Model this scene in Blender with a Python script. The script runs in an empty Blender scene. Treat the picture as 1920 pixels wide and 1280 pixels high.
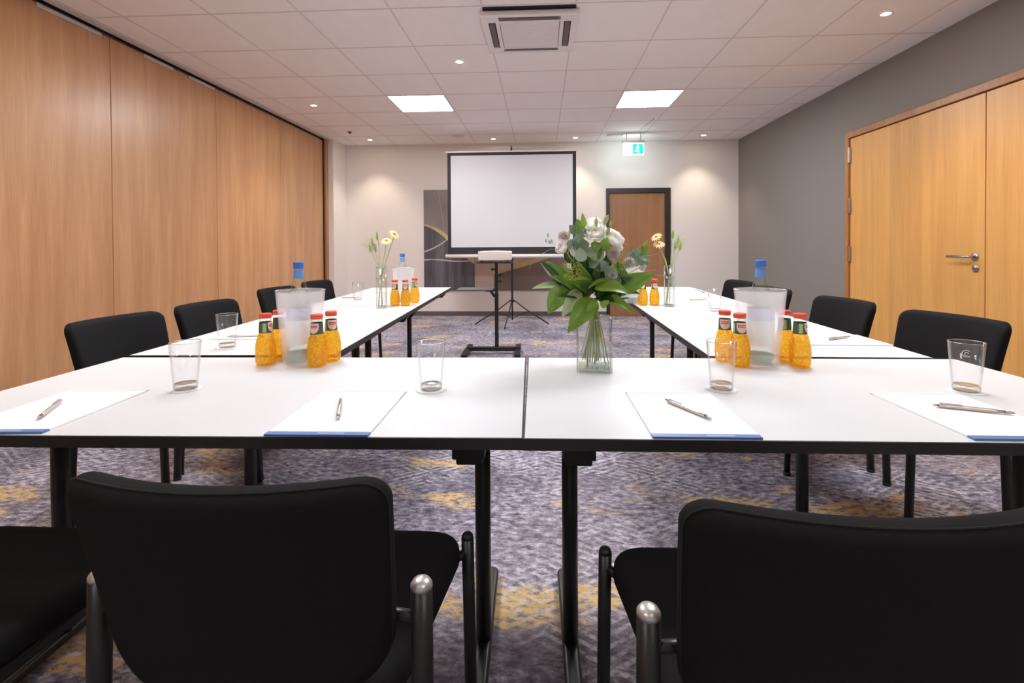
import bpy, bmesh, math, random
from math import sin, cos, pi, radians, sqrt
from mathutils import Vector, Matrix

S = bpy.context.scene
COL = S.collection

# ------------------------------------------------------------------ camera
cd = bpy.data.cameras.new('camera')
cam = bpy.data.objects.new('camera', cd)
COL.objects.link(cam)
RX = Vector((0.99872035, 0.05026239, -0.00559961))
UP = Vector((0.00496199, 0.01280156, 0.99990574))
FW = Vector((-0.05032933, 0.99865400, -0.01253578))
cam.matrix_world = Matrix(((RX.x, UP.x, -FW.x, 0), (RX.y, UP.y, -FW.y, 0), (RX.z, UP.z, -FW.z, 1.10), (0, 0, 0, 1)))
cd.sensor_width = 36.0
cd.lens = 920.56 / 1920 * 36
cd.shift_x = -8.08 / 1920
cd.shift_y = (471.9 - 640) / 1920
cd.clip_start = 0.02
S.camera = cam

# ------------------------------------------------------------------ world and exposure
wd = bpy.data.worlds.new('world'); S.world = wd; wd.use_nodes = True
wd.node_tree.nodes['Background'].inputs[0].default_value = (0.8, 0.85, 1.0, 1)
wd.node_tree.nodes['Background'].inputs[1].default_value = 0.02
S.view_settings.view_transform = 'Standard'
S.view_settings.look = 'None'
S.view_settings.gamma = 1.0
S.view_settings.exposure = 1.76
S.cycles.use_denoising = True
S.cycles.max_bounces = 14
S.cycles.transparent_max_bounces = 24
S.cycles.diffuse_bounces = 6
S.cycles.sample_clamp_indirect = 8.0
S.cycles.caustics_reflective = False

PANEL_POWER = 13.0      # radiance of the square ceiling panels
SPOT_POWER = 11.0       # watts of each downlight
CEIL = 2.70
BACK = 7.68

# ------------------------------------------------------------------ materials
def new_mat(name):
    m = bpy.data.materials.new(name); m.use_nodes = True
    nt = m.node_tree
    for n in list(nt.nodes): nt.nodes.remove(n)
    return m, nt, nt.nodes.new('ShaderNodeOutputMaterial')

def N(nt, typ, **kw):
    n = nt.nodes.new(typ)
    for k, v in kw.items():
        if k.startswith('i_'):
            key = k[2:].replace('_', ' ')
            n.inputs[key].default_value = v
        else: setattr(n, k, v)
    return n

def pbr(name, col, rough=.5, metal=0.0, bump=0.0, bscale=200.0, var=0.0, vscale=8.0, spec=None, trans=0.0, coat=0.0, sheen=0.0):
    m, nt, out = new_mat(name)
    b = nt.nodes.new('ShaderNodeBsdfPrincipled')
    b.inputs['Base Color'].default_value = (*col, 1)
    b.inputs['Roughness'].default_value = rough
    b.inputs['Metallic'].default_value = metal
    if spec is not None: b.inputs['Specular IOR Level'].default_value = spec
    if trans: b.inputs['Transmission Weight'].default_value = trans
    if coat: b.inputs['Coat Weight'].default_value = coat
    if sheen:
        b.inputs['Sheen Weight'].default_value = sheen
        b.inputs['Sheen Roughness'].default_value = .5
    tc = nt.nodes.new('ShaderNodeTexCoord')
    if var:
        ns = N(nt, 'ShaderNodeTexNoise'); ns.inputs['Scale'].default_value = vscale; ns.inputs['Detail'].default_value = 4
        nt.links.new(tc.outputs['Object'], ns.inputs['Vector'])
        mx = N(nt, 'ShaderNodeMix', data_type='RGBA')
        mx.inputs[6].default_value = (*[max(0, c * (1 - var)) for c in col], 1)
        mx.inputs[7].default_value = (*[min(1, c * (1 + var)) for c in col], 1)
        nt.links.new(ns.outputs['Fac'], mx.inputs[0]); nt.links.new(mx.outputs[2], b.inputs['Base Color'])
    if bump:
        ns = N(nt, 'ShaderNodeTexNoise'); ns.inputs['Scale'].default_value = bscale; ns.inputs['Detail'].default_value = 2
        nt.links.new(tc.outputs['Object'], ns.inputs['Vector'])
        bp = N(nt, 'ShaderNodeBump'); bp.inputs['Strength'].default_value = bump; bp.inputs['Distance'].default_value = .002
        nt.links.new(ns.outputs['Fac'], bp.inputs['Height']); nt.links.new(bp.outputs[0], b.inputs['Normal'])
    nt.links.new(b.outputs[0], out.inputs[0])
    return m

def emis(name, col, strength):
    m, nt, out = new_mat(name)
    e = nt.nodes.new('ShaderNodeEmission'); e.inputs[0].default_value = (*col, 1); e.inputs[1].default_value = strength
    nt.links.new(e.outputs[0], out.inputs[0]); return m

def thin_glass(name, tint=(1, 1, 1), refl=1.0, edge=(.75, .8, .8), rough=.02):
    """clear thin glass: see-through, reflecting more at grazing angles, darker where seen edge-on"""
    m, nt, out = new_mat(name)
    lw = N(nt, 'ShaderNodeLayerWeight'); lw.inputs['Blend'].default_value = .5
    rp = N(nt, 'ShaderNodeMix', data_type='RGBA'); rp.inputs[6].default_value = (*tint, 1); rp.inputs[7].default_value = (*edge, 1)
    pw = N(nt, 'ShaderNodeMath', operation='POWER'); pw.inputs[1].default_value = 4.0
    nt.links.new(lw.outputs['Facing'], pw.inputs[0]); nt.links.new(pw.outputs[0], rp.inputs[0])
    tr = nt.nodes.new('ShaderNodeBsdfTransparent'); nt.links.new(rp.outputs[2], tr.inputs[0])
    gl = nt.nodes.new('ShaderNodeBsdfGlossy'); gl.inputs['Roughness'].default_value = rough
    l5 = N(nt, 'ShaderNodeLayerWeight'); l5.inputs['Blend'].default_value = .5
    p5 = N(nt, 'ShaderNodeMath', operation='POWER'); p5.inputs[1].default_value = 5.0
    nt.links.new(l5.outputs['Facing'], p5.inputs[0])
    mm = N(nt, 'ShaderNodeMath', operation='MULTIPLY_ADD'); mm.inputs[1].default_value = .7 * refl; mm.inputs[2].default_value = .035 * refl
    nt.links.new(p5.outputs[0], mm.inputs[0]); mm.use_clamp = True
    mx = nt.nodes.new('ShaderNodeMixShader')
    nt.links.new(mm.outputs[0], mx.inputs[0]); nt.links.new(tr.outputs[0], mx.inputs[1]); nt.links.new(gl.outputs[0], mx.inputs[2])
    nt.links.new(mx.outputs[0], out.inputs[0]); return m

def frosted(name, see=.4, col=(.9, .9, .9)):
    m, nt, out = new_mat(name)
    tr = nt.nodes.new('ShaderNodeBsdfTransparent'); tr.inputs[0].default_value = (1, 1, 1, 1)
    tl = nt.nodes.new('ShaderNodeBsdfTranslucent'); tl.inputs[0].default_value = (*col, 1)
    df = nt.nodes.new('ShaderNodeBsdfPrincipled'); df.inputs['Base Color'].default_value = (*col, 1); df.inputs['Roughness'].default_value = .35
    m1 = nt.nodes.new('ShaderNodeMixShader'); m1.inputs[0].default_value = .45
    nt.links.new(tl.outputs[0], m1.inputs[1]); nt.links.new(df.outputs[0], m1.inputs[2])
    m2 = nt.nodes.new('ShaderNodeMixShader'); m2.inputs[0].default_value = see
    nt.links.new(m1.outputs[0], m2.inputs[1]); nt.links.new(tr.outputs[0], m2.inputs[2])
    nt.links.new(m2.outputs[0], out.inputs[0]); return m

def leafy(name, col, rough=.4, tl=.35, var=.25):
    m, nt, out = new_mat(name)
    tc = nt.nodes.new('ShaderNodeTexCoord')
    ns = N(nt, 'ShaderNodeTexNoise'); ns.inputs['Scale'].default_value = 30; nt.links.new(tc.outputs['Object'], ns.inputs['Vector'])
    mx = N(nt, 'ShaderNodeMix', data_type='RGBA')
    mx.inputs[6].default_value = (*[c * (1 - var) for c in col], 1); mx.inputs[7].default_value = (*[min(1, c * (1 + var)) for c in col], 1)
    nt.links.new(ns.outputs['Fac'], mx.inputs[0])
    b = nt.nodes.new('ShaderNodeBsdfPrincipled'); b.inputs['Roughness'].default_value = rough
    nt.links.new(mx.outputs[2], b.inputs['Base Color'])
    t = nt.nodes.new('ShaderNodeBsdfTranslucent'); nt.links.new(mx.outputs[2], t.inputs[0])
    ms = nt.nodes.new('ShaderNodeMixShader'); ms.inputs[0].default_value = tl
    nt.links.new(b.outputs[0], ms.inputs[1]); nt.links.new(t.outputs[0], ms.inputs[2]); nt.links.new(ms.outputs[0], out.inputs[0])
    return m

def wood(name, c1, c2, rough=.35, scale=1.0, coat=0.0, planks=0.0, spec=.5):
    """vertical-grain veneer, grain along object Z"""
    m, nt, out = new_mat(name)
    tc = nt.nodes.new('ShaderNodeTexCoord')
    mp = N(nt, 'ShaderNodeMapping'); mp.inputs['Scale'].default_value = (9 * scale, 9 * scale, .55 * scale)
    nt.links.new(tc.outputs['Object'], mp.inputs['Vector'])
    n1 = N(nt, 'ShaderNodeTexNoise'); n1.inputs['Scale'].default_value = 1.3; n1.inputs['Detail'].default_value = 3
    n1.inputs['Distortion'].default_value = .6
    nt.links.new(mp.outputs[0], n1.inputs['Vector'])
    mp2 = N(nt, 'ShaderNodeMapping'); mp2.inputs['Scale'].default_value = (90 * scale, 90 * scale, 2.2 * scale)
    nt.links.new(tc.outputs['Object'], mp2.inputs['Vector'])
    n2 = N(nt, 'ShaderNodeTexNoise'); n2.inputs['Scale'].default_value = 2.0; n2.inputs['Detail'].default_value = 4
    nt.links.new(mp2.outputs[0], n2.inputs['Vector'])
    ad = N(nt, 'ShaderNodeMath', operation='MULTIPLY_ADD'); ad.inputs[1].default_value = .45
    nt.links.new(n2.outputs['Fac'], ad.inputs[0])
    sc = N(nt, 'ShaderNodeMath', operation='MULTIPLY'); sc.inputs[1].default_value = .62
    nt.links.new(n1.outputs['Fac'], sc.inputs[0]); nt.links.new(sc.outputs[0], ad.inputs[2])
    cr = nt.nodes.new('ShaderNodeValToRGB')
    cr.color_ramp.elements[0].position = .34; cr.color_ramp.elements[0].color = (*c1, 1)
    cr.color_ramp.elements[1].position = .72; cr.color_ramp.elements[1].color = (*c2, 1)
    nt.links.new(ad.outputs[0], cr.inputs[0])
    src = cr.outputs[0]
    if planks:
        sx = N(nt, 'ShaderNodeSeparateXYZ'); nt.links.new(tc.outputs['Object'], sx.inputs[0])
        a = N(nt, 'ShaderNodeMath', operation='MULTIPLY'); a.inputs[1].default_value = planks
        nt.links.new(sx.outputs['Y'], a.inputs[0])
        fl = N(nt, 'ShaderNodeMath', operation='FLOOR'); nt.links.new(a.outputs[0], fl.inputs[0])
        wn = N(nt, 'ShaderNodeTexWhiteNoise', noise_dimensions='1D'); nt.links.new(fl.outputs[0], wn.inputs['W'])
        hs = N(nt, 'ShaderNodeHueSaturation')
        mr = N(nt, 'ShaderNodeMapRange'); mr.inputs['To Min'].default_value = .93; mr.inputs['To Max'].default_value = 1.07
        nt.links.new(wn.outputs['Value'], mr.inputs['Value']); nt.links.new(mr.outputs[0], hs.inputs['Value'])
        nt.links.new(src, hs.inputs['Color']); src = hs.outputs[0]
    b = nt.nodes.new('ShaderNodeBsdfPrincipled'); b.inputs['Roughness'].default_value = rough
    b.inputs['Coat Weight'].default_value = coat; b.inputs['Coat Roughness'].default_value = .28; b.inputs['Specular IOR Level'].default_value = spec
    nt.links.new(src, b.inputs['Base Color']); nt.links.new(b.outputs[0], out.inputs[0])
    return m

def carpet_mat():
    m, nt, out = new_mat('carpet')
    tc = nt.nodes.new('ShaderNodeTexCoord'); L = nt.links.new
    def noise(scale, detail, sx, sy, rot=0.0, off=0.0, rough=.55, dist=0.0):
        mp = N(nt, 'ShaderNodeMapping'); mp.inputs['Scale'].default_value = (sx, sy, 1); mp.inputs['Rotation'].default_value = (0, 0, rot)
        mp.inputs['Location'].default_value = (off, off * .7, 0)
        L(tc.outputs['Object'], mp.inputs['Vector'])
        n = N(nt, 'ShaderNodeTexNoise'); n.inputs['Scale'].default_value = scale; n.inputs['Detail'].default_value = detail
        n.inputs['Roughness'].default_value = rough; n.inputs['Distortion'].default_value = dist
        L(mp.outputs[0], n.inputs['Vector']); return n.outputs['Fac']
    def ramp(src, *stops):
        r = nt.nodes.new('ShaderNodeValToRGB'); e = r.color_ramp.elements
        while len(e) < len(stops): e.new(.5)
        for k, (p, c) in enumerate(stops): e[k].position = p; e[k].color = (*c, 1) if len(c) == 3 else c
        L(src, r.inputs[0]); return r.outputs[0]
    def mix(f, a, b, blend='MIX'):
        x = N(nt, 'ShaderNodeMix', data_type='RGBA', blend_type=blend)
        if isinstance(f, float): x.inputs[0].default_value = f
        else: L(f, x.inputs[0])
        for s, v in ((6, a), (7, b)):
            if isinstance(v, tuple): x.inputs[s].default_value = (*v, 1)
            else: L(v, x.inputs[s])
        return x.outputs[2]
    def math2(op, a, b):
        x = N(nt, 'ShaderNodeMath', operation=op)
        for k, v in enumerate((a, b)):
            if isinstance(v, (int, float)): x.inputs[k].default_value = v
            else: L(v, x.inputs[k])
        return x.outputs[0]
    BW = lambda p0, p1: ((p0, (0, 0, 0)), (p1, (1, 1, 1)))
    fine = noise(30, 10, .75, 1.4, rough=.74, dist=.12)
    base = ramp(fine, (.36, (.040, .036, .056)), (.455, (.160, .150, .205)), (.54, (.345, .330, .405)), (.64, (.66, .635, .69)))
    big = ramp(noise(1.5, 9, 1, 1.3, off=3, rough=.72), *BW(.45, .57))
    base = mix(math2('MULTIPLY', big, .82), base, mix(.66, base, (.070, .063, .092)))
    warm = ramp(noise(.9, 3, 1, 1, off=8), *BW(.45, .65))
    base = mix(math2('MULTIPLY', warm, .35), base, mix(.6, base, (.40, .30, .29)))
    # herringbone hatching: short pale bars whose slope flips from one patch to the next
    def bars(rot, off):
        mp = N(nt, 'ShaderNodeMapping'); mp.inputs['Rotation'].default_value = (0, 0, rot); L(tc.outputs['Object'], mp.inputs['Vector'])
        w = N(nt, 'ShaderNodeTexWave'); w.inputs['Scale'].default_value = 9.5; w.inputs['Distortion'].default_value = .35; w.inputs['Detail'].default_value = 2
        L(mp.outputs[0], w.inputs['Vector'])
        w.inputs['Detail Scale'].default_value = 3
        return ramp(w.outputs['Fac'], *BW(.55, .75))
    mp = N(nt, 'ShaderNodeMapping'); mp.inputs['Scale'].default_value = (5.5, 5.5, 1); L(tc.outputs['Object'], mp.inputs['Vector'])
    ck = N(nt, 'ShaderNodeTexChecker'); ck.inputs['Scale'].default_value = 1.0; L(mp.outputs[0], ck.inputs['Vector'])
    hat = mix(ck.outputs['Fac'], bars(radians(58), 0), bars(radians(-58), 0))
    hmask = math2('MULTIPLY', ramp(noise(2.2, 5, 1, 1, off=15), *BW(.48, .58)), ramp(noise(40, 6, 1, 1, off=5, rough=.7), *BW(.40, .56)))
    base = mix(math2('MULTIPLY', math2('MULTIPLY', hat, hmask), .6), base, (.70, .66, .71))
    # worn mustard patches
    ym = math2('MULTIPLY', ramp(noise(2.3, 5, .75, 1.5, off=33.7, rough=.6), *BW(.575, .62)), ramp(noise(34, 9, .6, 1.4, off=2, rough=.75), *BW(.44, .53)))
    base = mix(math2('MULTIPLY', ym, .9), base, mix(fine, (.42, .25, .075), (.85, .62, .28)))
    b = nt.nodes.new('ShaderNodeBsdfPrincipled'); b.inputs['Roughness'].default_value = .95; b.inputs['Specular IOR Level'].default_value = .1
    L(base, b.inputs['Base Color'])
    bp = N(nt, 'ShaderNodeBump'); bp.inputs['Strength'].default_value = .5; bp.inputs['Distance'].default_value = .004
    L(noise(350, 2, 1, 1), bp.inputs['Height']); L(bp.outputs[0], b.inputs['Normal'])
    L(b.outputs[0], out.inputs[0]); return m

def pineapple_juice(name):
    m, nt, out = new_mat(name); L = nt.links.new
    tc = nt.nodes.new('ShaderNodeTexCoord')
    vo = N(nt, 'ShaderNodeTexVoronoi'); vo.inputs['Scale'].default_value = 130; L(tc.outputs['Object'], vo.inputs['Vector'])
    cr = nt.nodes.new('ShaderNodeValToRGB'); e = cr.color_ramp.elements
    e[0].position = .0; e[0].color = (1.0, .80, .22, 1); e[1].position = .8; e[1].color = (.80, .38, .02, 1)  # crevice shade painted in: bump centres pale, gaps deep amber
    k = e.new(.4); k.color = (.98, .60, .05, 1)
    L(vo.outputs['Distance'], cr.inputs[0])
    b = nt.nodes.new('ShaderNodeBsdfPrincipled'); b.inputs['Roughness'].default_value = .12; L(cr.outputs[0], b.inputs['Base Color'])
    b.inputs['Coat Weight'].default_value = .6
    bp = N(nt, 'ShaderNodeBump'); bp.inputs['Strength'].default_value = .6; bp.inputs['Distance'].default_value = .002; bp.invert = True
    L(vo.outputs['Distance'], bp.inputs['Height']); L(bp.outputs[0], b.inputs['Normal'])
    t = nt.nodes.new('ShaderNodeBsdfTranslucent'); L(cr.outputs[0], t.inputs[0])
    tr = nt.nodes.new('ShaderNodeBsdfTransparent'); tr.inputs[0].default_value = (1.0, .80, .25, 1)
    ms = nt.nodes.new('ShaderNodeMixShader'); ms.inputs[0].default_value = .5; L(b.outputs[0], ms.inputs[1]); L(t.outputs[0], ms.inputs[2])
    m2 = nt.nodes.new('ShaderNodeMixShader'); m2.inputs[0].default_value = .48; L(ms.outputs[0], m2.inputs[1]); L(tr.outputs[0], m2.inputs[2])
    L(m2.outputs[0], out.inputs[0]); return m

M = dict(
    white_wall=pbr('plaster_wall', (.84, .795, .765), .85, bump=.15, bscale=120, var=.02),
    grey_wall=pbr('grey_wall', (.250, .226, .212), .85, bump=.12, bscale=120),
    ceiling=pbr('ceiling_tile', (.92, .885, .875), .9, bump=.2, bscale=260, var=.02),
    grid=pbr('ceiling_grid', (.74, .68, .67), .6),
    carpet=carpet_mat(),
    beech=wood('beech_panel', (.46, .215, .088), (.65, .355, .175), rough=.36, coat=.25),
    beech_door=wood('beech_door', (.62, .30, .078), (.78, .43, .135), rough=.38, scale=1.0, planks=5.4),
    beech_dark=wood('wood_trim', (.34, .15, .055), (.48, .24, .10), rough=.4),
    walnut=wood('brown_door', (.28, .125, .055), (.40, .20, .095), rough=.45, scale=.8),
    skirting=pbr('skirting', (.12, .105, .12), .6),
    dark=pbr('dark_gap', (.012, .011, .011), .7),
    doorframe=pbr('dark_steel_frame', (.022, .017, .016), .45),
    alu=pbr('aluminium', (.55, .53, .51), .35, metal=.9),
    plate=pbr('pale_plate', (.62, .56, .52), .5),
    steel=pbr('brushed_steel', (.5, .47, .44), .25, metal=1.0),
    white_pl=pbr('white_plastic', (.80, .76, .74), .4),
    slot=pbr('dark_slot', (.13, .10, .10), .6),
    tabletop=pbr('white_laminate', (.665, .685, .715), .42, bump=.03, bscale=600),
    edge=pbr('black_edge', (.020, .018, .019), .5),
    black_metal=pbr('black_powdercoat', (.012, .012, .013), .38),
    plastic_black=pbr('black_plastic', (.012, .012, .012), .5),
    fabric=pbr('black_fabric', (.015, .0148, .0162), .95, bump=.4, bscale=900, spec=.1),
    piping=pbr('seam_black', (.002, .002, .002), .9),
    cap=pbr('silver_cap', (.62, .60, .58), .35, metal=.7),
    glass=thin_glass('clear_glass', edge=(.80, .81, .83), refl=1.3),
    vglass=thin_glass('vase_glass', tint=(.985, .99, .985), edge=(.70, .76, .74), refl=1.4),
    base_glass=thin_glass('thick_glass', tint=(.93, .94, .93), edge=(.45, .46, .46), refl=2.5, rough=.05),
    water=thin_glass('water', tint=(.975, .985, .975), edge=(.85, .9, .87), refl=.7),
    bottle_glass=thin_glass('bottle_glass', tint=(.94, .975, .95), edge=(.45, .55, .50), refl=1.5),
    frost=frosted('frosted_acrylic', .74, (.97, .96, .98)),
    rim=thin_glass('clear_rim', tint=(.82, .81, .82), edge=(.6, .58, .58), refl=6.0, rough=.15),
    greenglass=pbr('green_glass_base', (.35, .62, .48), .2),
    juice=pineapple_juice('pineapple_juice'),
    redcap=pbr('red_cap', (.80, .085, .035), .35),
    juicelabel=pbr('dark_green_label', (.075, .115, .06), .4, var=.5, vscale=60),
    peach=pbr('peach_label', (.84, .60, .50), .5),
    redlogo=pbr('red_logo', (.62, .03, .04), .5),
    palegreen=pbr('pale_green_label', (.42, .52, .28), .5),
    blue=pbr('blue_cap', (.045, .20, .66), .35),
    bluelabel=pbr('blue_label', (.16, .36, .76), .4),
    white_label=pbr('white_label', (.88, .90, .90), .5),
    violet_label=pbr('lavender_label', (.58, .60, .80), .5),
    paper=pbr('paper', (.88, .875, .885), .7),
    padgrey=pbr('pad_band', (.74, .75, .79), .6),
    padblue=pbr('pad_blue', (.085, .19, .45), .4),
    padlogo=pbr('pad_logo', (.26, .38, .66), .4),
    pen=pbr('pen_champagne', (.60, .54, .50), .3, metal=.55),
    coaster=pbr('coaster_paper', (.86, .86, .87), .6),
    coastring=pbr('coaster_ring', (.30, .36, .55), .6),
    screen=pbr('projection_cloth', (.63, .63, .665), .9),
    screenblack=pbr('screen_border', (.022, .021, .024), .7),
    shelf=pbr('grey_shelf', (.12, .13, .16), .35, metal=.3),
    stem=leafy('stem', (.48, .56, .20), .5, .3),
    stem2=leafy('brown_stem', (.42, .38, .22), .5, .1),
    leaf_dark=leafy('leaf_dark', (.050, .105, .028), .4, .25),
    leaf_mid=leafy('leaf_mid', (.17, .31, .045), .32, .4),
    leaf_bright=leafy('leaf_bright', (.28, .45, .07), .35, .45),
    leaf_pale=leafy('leaf_pale', (.42, .52, .26), .4, .4),
    euca=leafy('eucalyptus', (.22, .33, .22), .5, .3),
    euca_pale=leafy('eucalyptus_pale', (.42, .50, .40), .5, .3),
    petal=leafy('white_petal', (.97, .96, .93), .5, .62, .02),
    bud=leafy('pale_bud', (.60, .66, .36), .5, .3),
    pompon=leafy('mauve_pompon', (.74, .64, .62), .6, .4, .25),
    yellow=leafy('yellow_sprig', (.62, .62, .06), .5, .3),
    gerbera=leafy('cream_petal', (.93, .80, .42), .5, .35, .1),
    gerbera2=leafy('peach_petal', (.90, .66, .38), .5, .35, .1),
    gerbera_c=leafy('flower_centre', (.30, .30, .08), .6, .1),
    grass=leafy('grass', (.50, .55, .28), .5, .3),
    lightpanel=emis('lit_panel', (.985, .985, 1.0), PANEL_POWER),
    fillpanel=emis('fill_panel', (1.0, .985, .97), PANEL_POWER * .4),  # for the added fill panels behind the camera
    lamp=emis('lit_downlight', (1.0, .82, .60), 22.0),
    sign_white=emis('lit_sign', (.80, 1.0, .98), 4.5),
    sign_green=emis('lit_sign_green', (.03, .80, .42), .55),
)

# ------------------------------------------------------------------ mesh helpers
class MB:
    def __init__(s): s.bm = bmesh.new(); s.mi = 0; s.smooth = False
    def _new(s, before):
        for f in s.bm.faces:
            if f.index < 0 or f.index >= before: f.material_index = s.mi; f.smooth = s.smooth
        s.bm.faces.index_update()
    def box(s, x0, x1, y0, y1, z0, z1, bev=0.0, mat=None, seg=2):
        t = bmesh.new()
        bmesh.ops.create_cube(t, size=1.0)
        bmesh.ops.scale(t, vec=(abs(x1 - x0), abs(y1 - y0), abs(z1 - z0)), verts=t.verts)
        bmesh.ops.translate(t, vec=((x0 + x1) / 2, (y0 + y1) / 2, (z0 + z1) / 2), verts=t.verts)
        if bev: bmesh.ops.bevel(t, geom=list(t.edges), offset=bev, segments=seg, affect='EDGES', profile=.5)
        if mat is not None: bmesh.ops.transform(t, matrix=mat, verts=t.verts)
        s._merge(t)
        return s
    def _merge(s, t):
        base = [s.bm.verts.new(v.co) for v in t.verts]; t.verts.index_update()
        for f in t.faces:
            try:
                nf = s.bm.faces.new([base[v.index] for v in f.verts]); nf.material_index = s.mi; nf.smooth = s.smooth or f.smooth
            except ValueError: pass
        t.free()
    def rings(s, rings, close0=True, close1=True, loop=True):
        """skin a list of rings (each a list of points)"""
        vs = [[s.bm.verts.new(p) for p in r] for r in rings]
        n = len(rings[0])
        for a, b in zip(vs, vs[1:]):
            for i in range(n if loop else n - 1):
                j = (i + 1) % n
                f = s.bm.faces.new((a[i], a[j], b[j], b[i])); f.material_index = s.mi; f.smooth = s.smooth
        for flag, r, rev in ((close0, vs[0], True), (close1, vs[-1], False)):
            if flag and n > 2 and loop:
                f = s.bm.faces.new(list(reversed(r)) if rev else r); f.material_index = s.mi; f.smooth = False
        return s
    def lathe(s, prof, n=32, c=(0, 0, 0), close0=True, close1=True):
        s.smooth = True
        R = [[(c[0] + r * cos(2 * pi * i / n), c[1] + r * sin(2 * pi * i / n), c[2] + z) for i in range(n)] for r, z in prof]
        s.rings(R, close0, close1); return s
    def tube(s, pts, r, n=10, closed=False, caps=True, r2=None):
        s.smooth = True
        pts = [Vector(p) for p in pts]; R = []
        m = len(pts); prev = None
        for k, p in enumerate(pts):
            if closed: d = pts[(k + 1) % m] - pts[k - 1]
            else: d = pts[min(k + 1, m - 1)] - pts[max(k - 1, 0)]
            d.normalize()
            if prev is None:
                a = Vector((0, 0, 1)) if abs(d.z) < .9 else Vector((1, 0, 0))
                u = d.cross(a).normalized()
            else: u = (prev - d * prev.dot(d)).normalized()
            prev = u; v = d.cross(u)
            rr = r if r2 is None else r + (r2 - r) * k / max(1, m - 1)
            if callable(r): rr = r(k / max(1, m - 1))
            R.append([p + u * rr * cos(2 * pi * i / n) + v * rr * sin(2 * pi * i / n) for i in range(n)])
        if closed: R.append(R[0]); caps = False
        s.rings(R, caps, caps); return s
    def quad(s, pts):
        f = s.bm.faces.new([s.bm.verts.new(p) for p in pts]); f.material_index = s.mi; f.smooth = s.smooth; return s
    def slab(s, outline, t, r, fn, inner=6, seg=5):
        """padded slab: outline [(a,b)] scaled from its centre; fn(a,b,c)->point, c = thickness coord"""
        s.smooth = True
        ca = sum(p[0] for p in outline) / len(outline); cb = sum(p[1] for p in outline) / len(outline)
        ha = max(abs(p[0] - ca) for p in outline); hb = max(abs(p[1] - cb) for p in outline)
        def ring(ins, c):
            return [fn(ca + (a - ca) * (1 - ins / ha), cb + (b - cb) * (1 - ins / hb), c) for a, b in outline]
        def frac(k, c):
            return [fn(ca + (a - ca) * (1 - r / ha) * k, cb + (b - cb) * (1 - r / hb) * k, c) for a, b in outline]
        R = [frac(max(k / inner, .02), t / 2) for k in range(0, inner)]
        for k in range(seg + 1):
            th = pi / 2 * k / seg; R.append(ring(r * (1 - sin(th)), t / 2 - r + r * cos(th)))
        for k in range(seg + 1):
            th = pi / 2 * k / seg; R.append(ring(r * (1 - cos(th)), -t / 2 + r - r * sin(th)))
        R += [frac(max(k / inner, .02), -t / 2) for k in range(inner - 1, -1, -1)]
        s.rings(R, True, True); return s
    def build(s, name, mat, parent=None, loc=None, rotz=None):
        bmesh.ops.recalc_face_normals(s.bm, faces=s.bm.faces)
        me = bpy.data.meshes.new(name); s.bm.to_mesh(me); s.bm.free()
        for m in (mat if isinstance(mat, (list, tuple)) else [mat]): me.materials.append(m)
        o = bpy.data.objects.new(name, me); COL.objects.link(o)
        if parent is not None: o.parent = parent
        if loc is not None: o.location = loc
        if rotz is not None: o.rotation_euler = (0, 0, rotz)
        return o

def tag(o, label=None, cat=None, group=None, kind=None):
    if label: o['label'] = label
    if cat: o['category'] = cat
    if group: o['group'] = group
    if kind: o['kind'] = kind
    return o
def empty(name, loc=(0, 0, 0), rotz=0.0):
    o = bpy.data.objects.new(name, None); COL.objects.link(o); o.location = loc; o.rotation_euler = (0, 0, rotz)
    o.empty_display_size = .1; return o
def copy_tree(o, parent=None):
    c = o.copy(); COL.objects.link(c)
    if parent is not None: c.parent = parent
    for ch in [x for x in bpy.data.objects if x.parent == o]: copy_tree(ch, c)
    return c
def place(proto, first, loc, rotz, label, cat, group=None):
    o = proto if first else copy_tree(proto)
    o.location = loc; o.rotation_euler = (0, 0, rotz)
    return tag(o, label, cat, group)
def rrect(w0, w1, h, r, n=7, r_bot=None):
    """rounded rectangle, half widths w0 (bottom) w1 (top), height h from 0"""
    rb = r if r_bot is None else r_bot; P = []
    for cx, cy, a0, rr in ((w1 - r, h - r, 0, r), (-w1 + r, h - r, 90, r), (-w0 + rb, rb, 180, rb), (w0 - rb, rb, 270, rb)):
        for k in range(n): a = radians(a0 + 90 * k / (n - 1)); P.append((cx + rr * cos(a), cy + rr * sin(a)))
    # subdivide long spans
    Q = []
    for i, p in enumerate(P):
        q = P[(i + 1) % len(P)]; Q.append(p); d = sqrt((p[0] - q[0]) ** 2 + (p[1] - q[1]) ** 2); m = int(d / .03)
        for k in range(1, m): Q.append((p[0] + (q[0] - p[0]) * k / m, p[1] + (q[1] - p[1]) * k / m))
    return Q
def struct(name, mb, mat, parent=None):
    o = mb.build(name, mat, parent)
    if parent is None: o['kind'] = 'structure'
    return o

# ------------------------------------------------------------------ the room
XL, XR, YB, YF = -3.2, 3.02, BACK, -2.6
struct('floor', MB().box(XL - .3, XR + .3, YF, YB + .2, -.1, 0), M['carpet'])
TX0, TY0, T = -2.885, 3.28, .625
struct('ceiling', MB().box(XL - .3, XR + .3, YF, YB + .2, CEIL, CEIL + .08), M['ceiling'])
g = MB()
k = -1
for k in range(0, 10):
    x = TX0 + k * T
    if XL < x < XR: g.box(x - .006, x + .006, YF, YB, CEIL - .002, CEIL + .01)
for k in range(-9, 8):
    y = TY0 + k * T
    if YF < y < YB: g.box(XL + .08, XR, y - .006, y + .006, CEIL - .0025, CEIL + .01)
struct('trim_1', g, M['grid'])
struct('trim_2', MB().box(XL + .03, XL + .085, YF, 7.10, CEIL - .018, CEIL), M['plate'])       # ceiling track of the folding wall
struct('trim_3', MB().box(XL - .02, XL + .03, YF, 7.12, CEIL - .012, CEIL), M['dark'])
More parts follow.
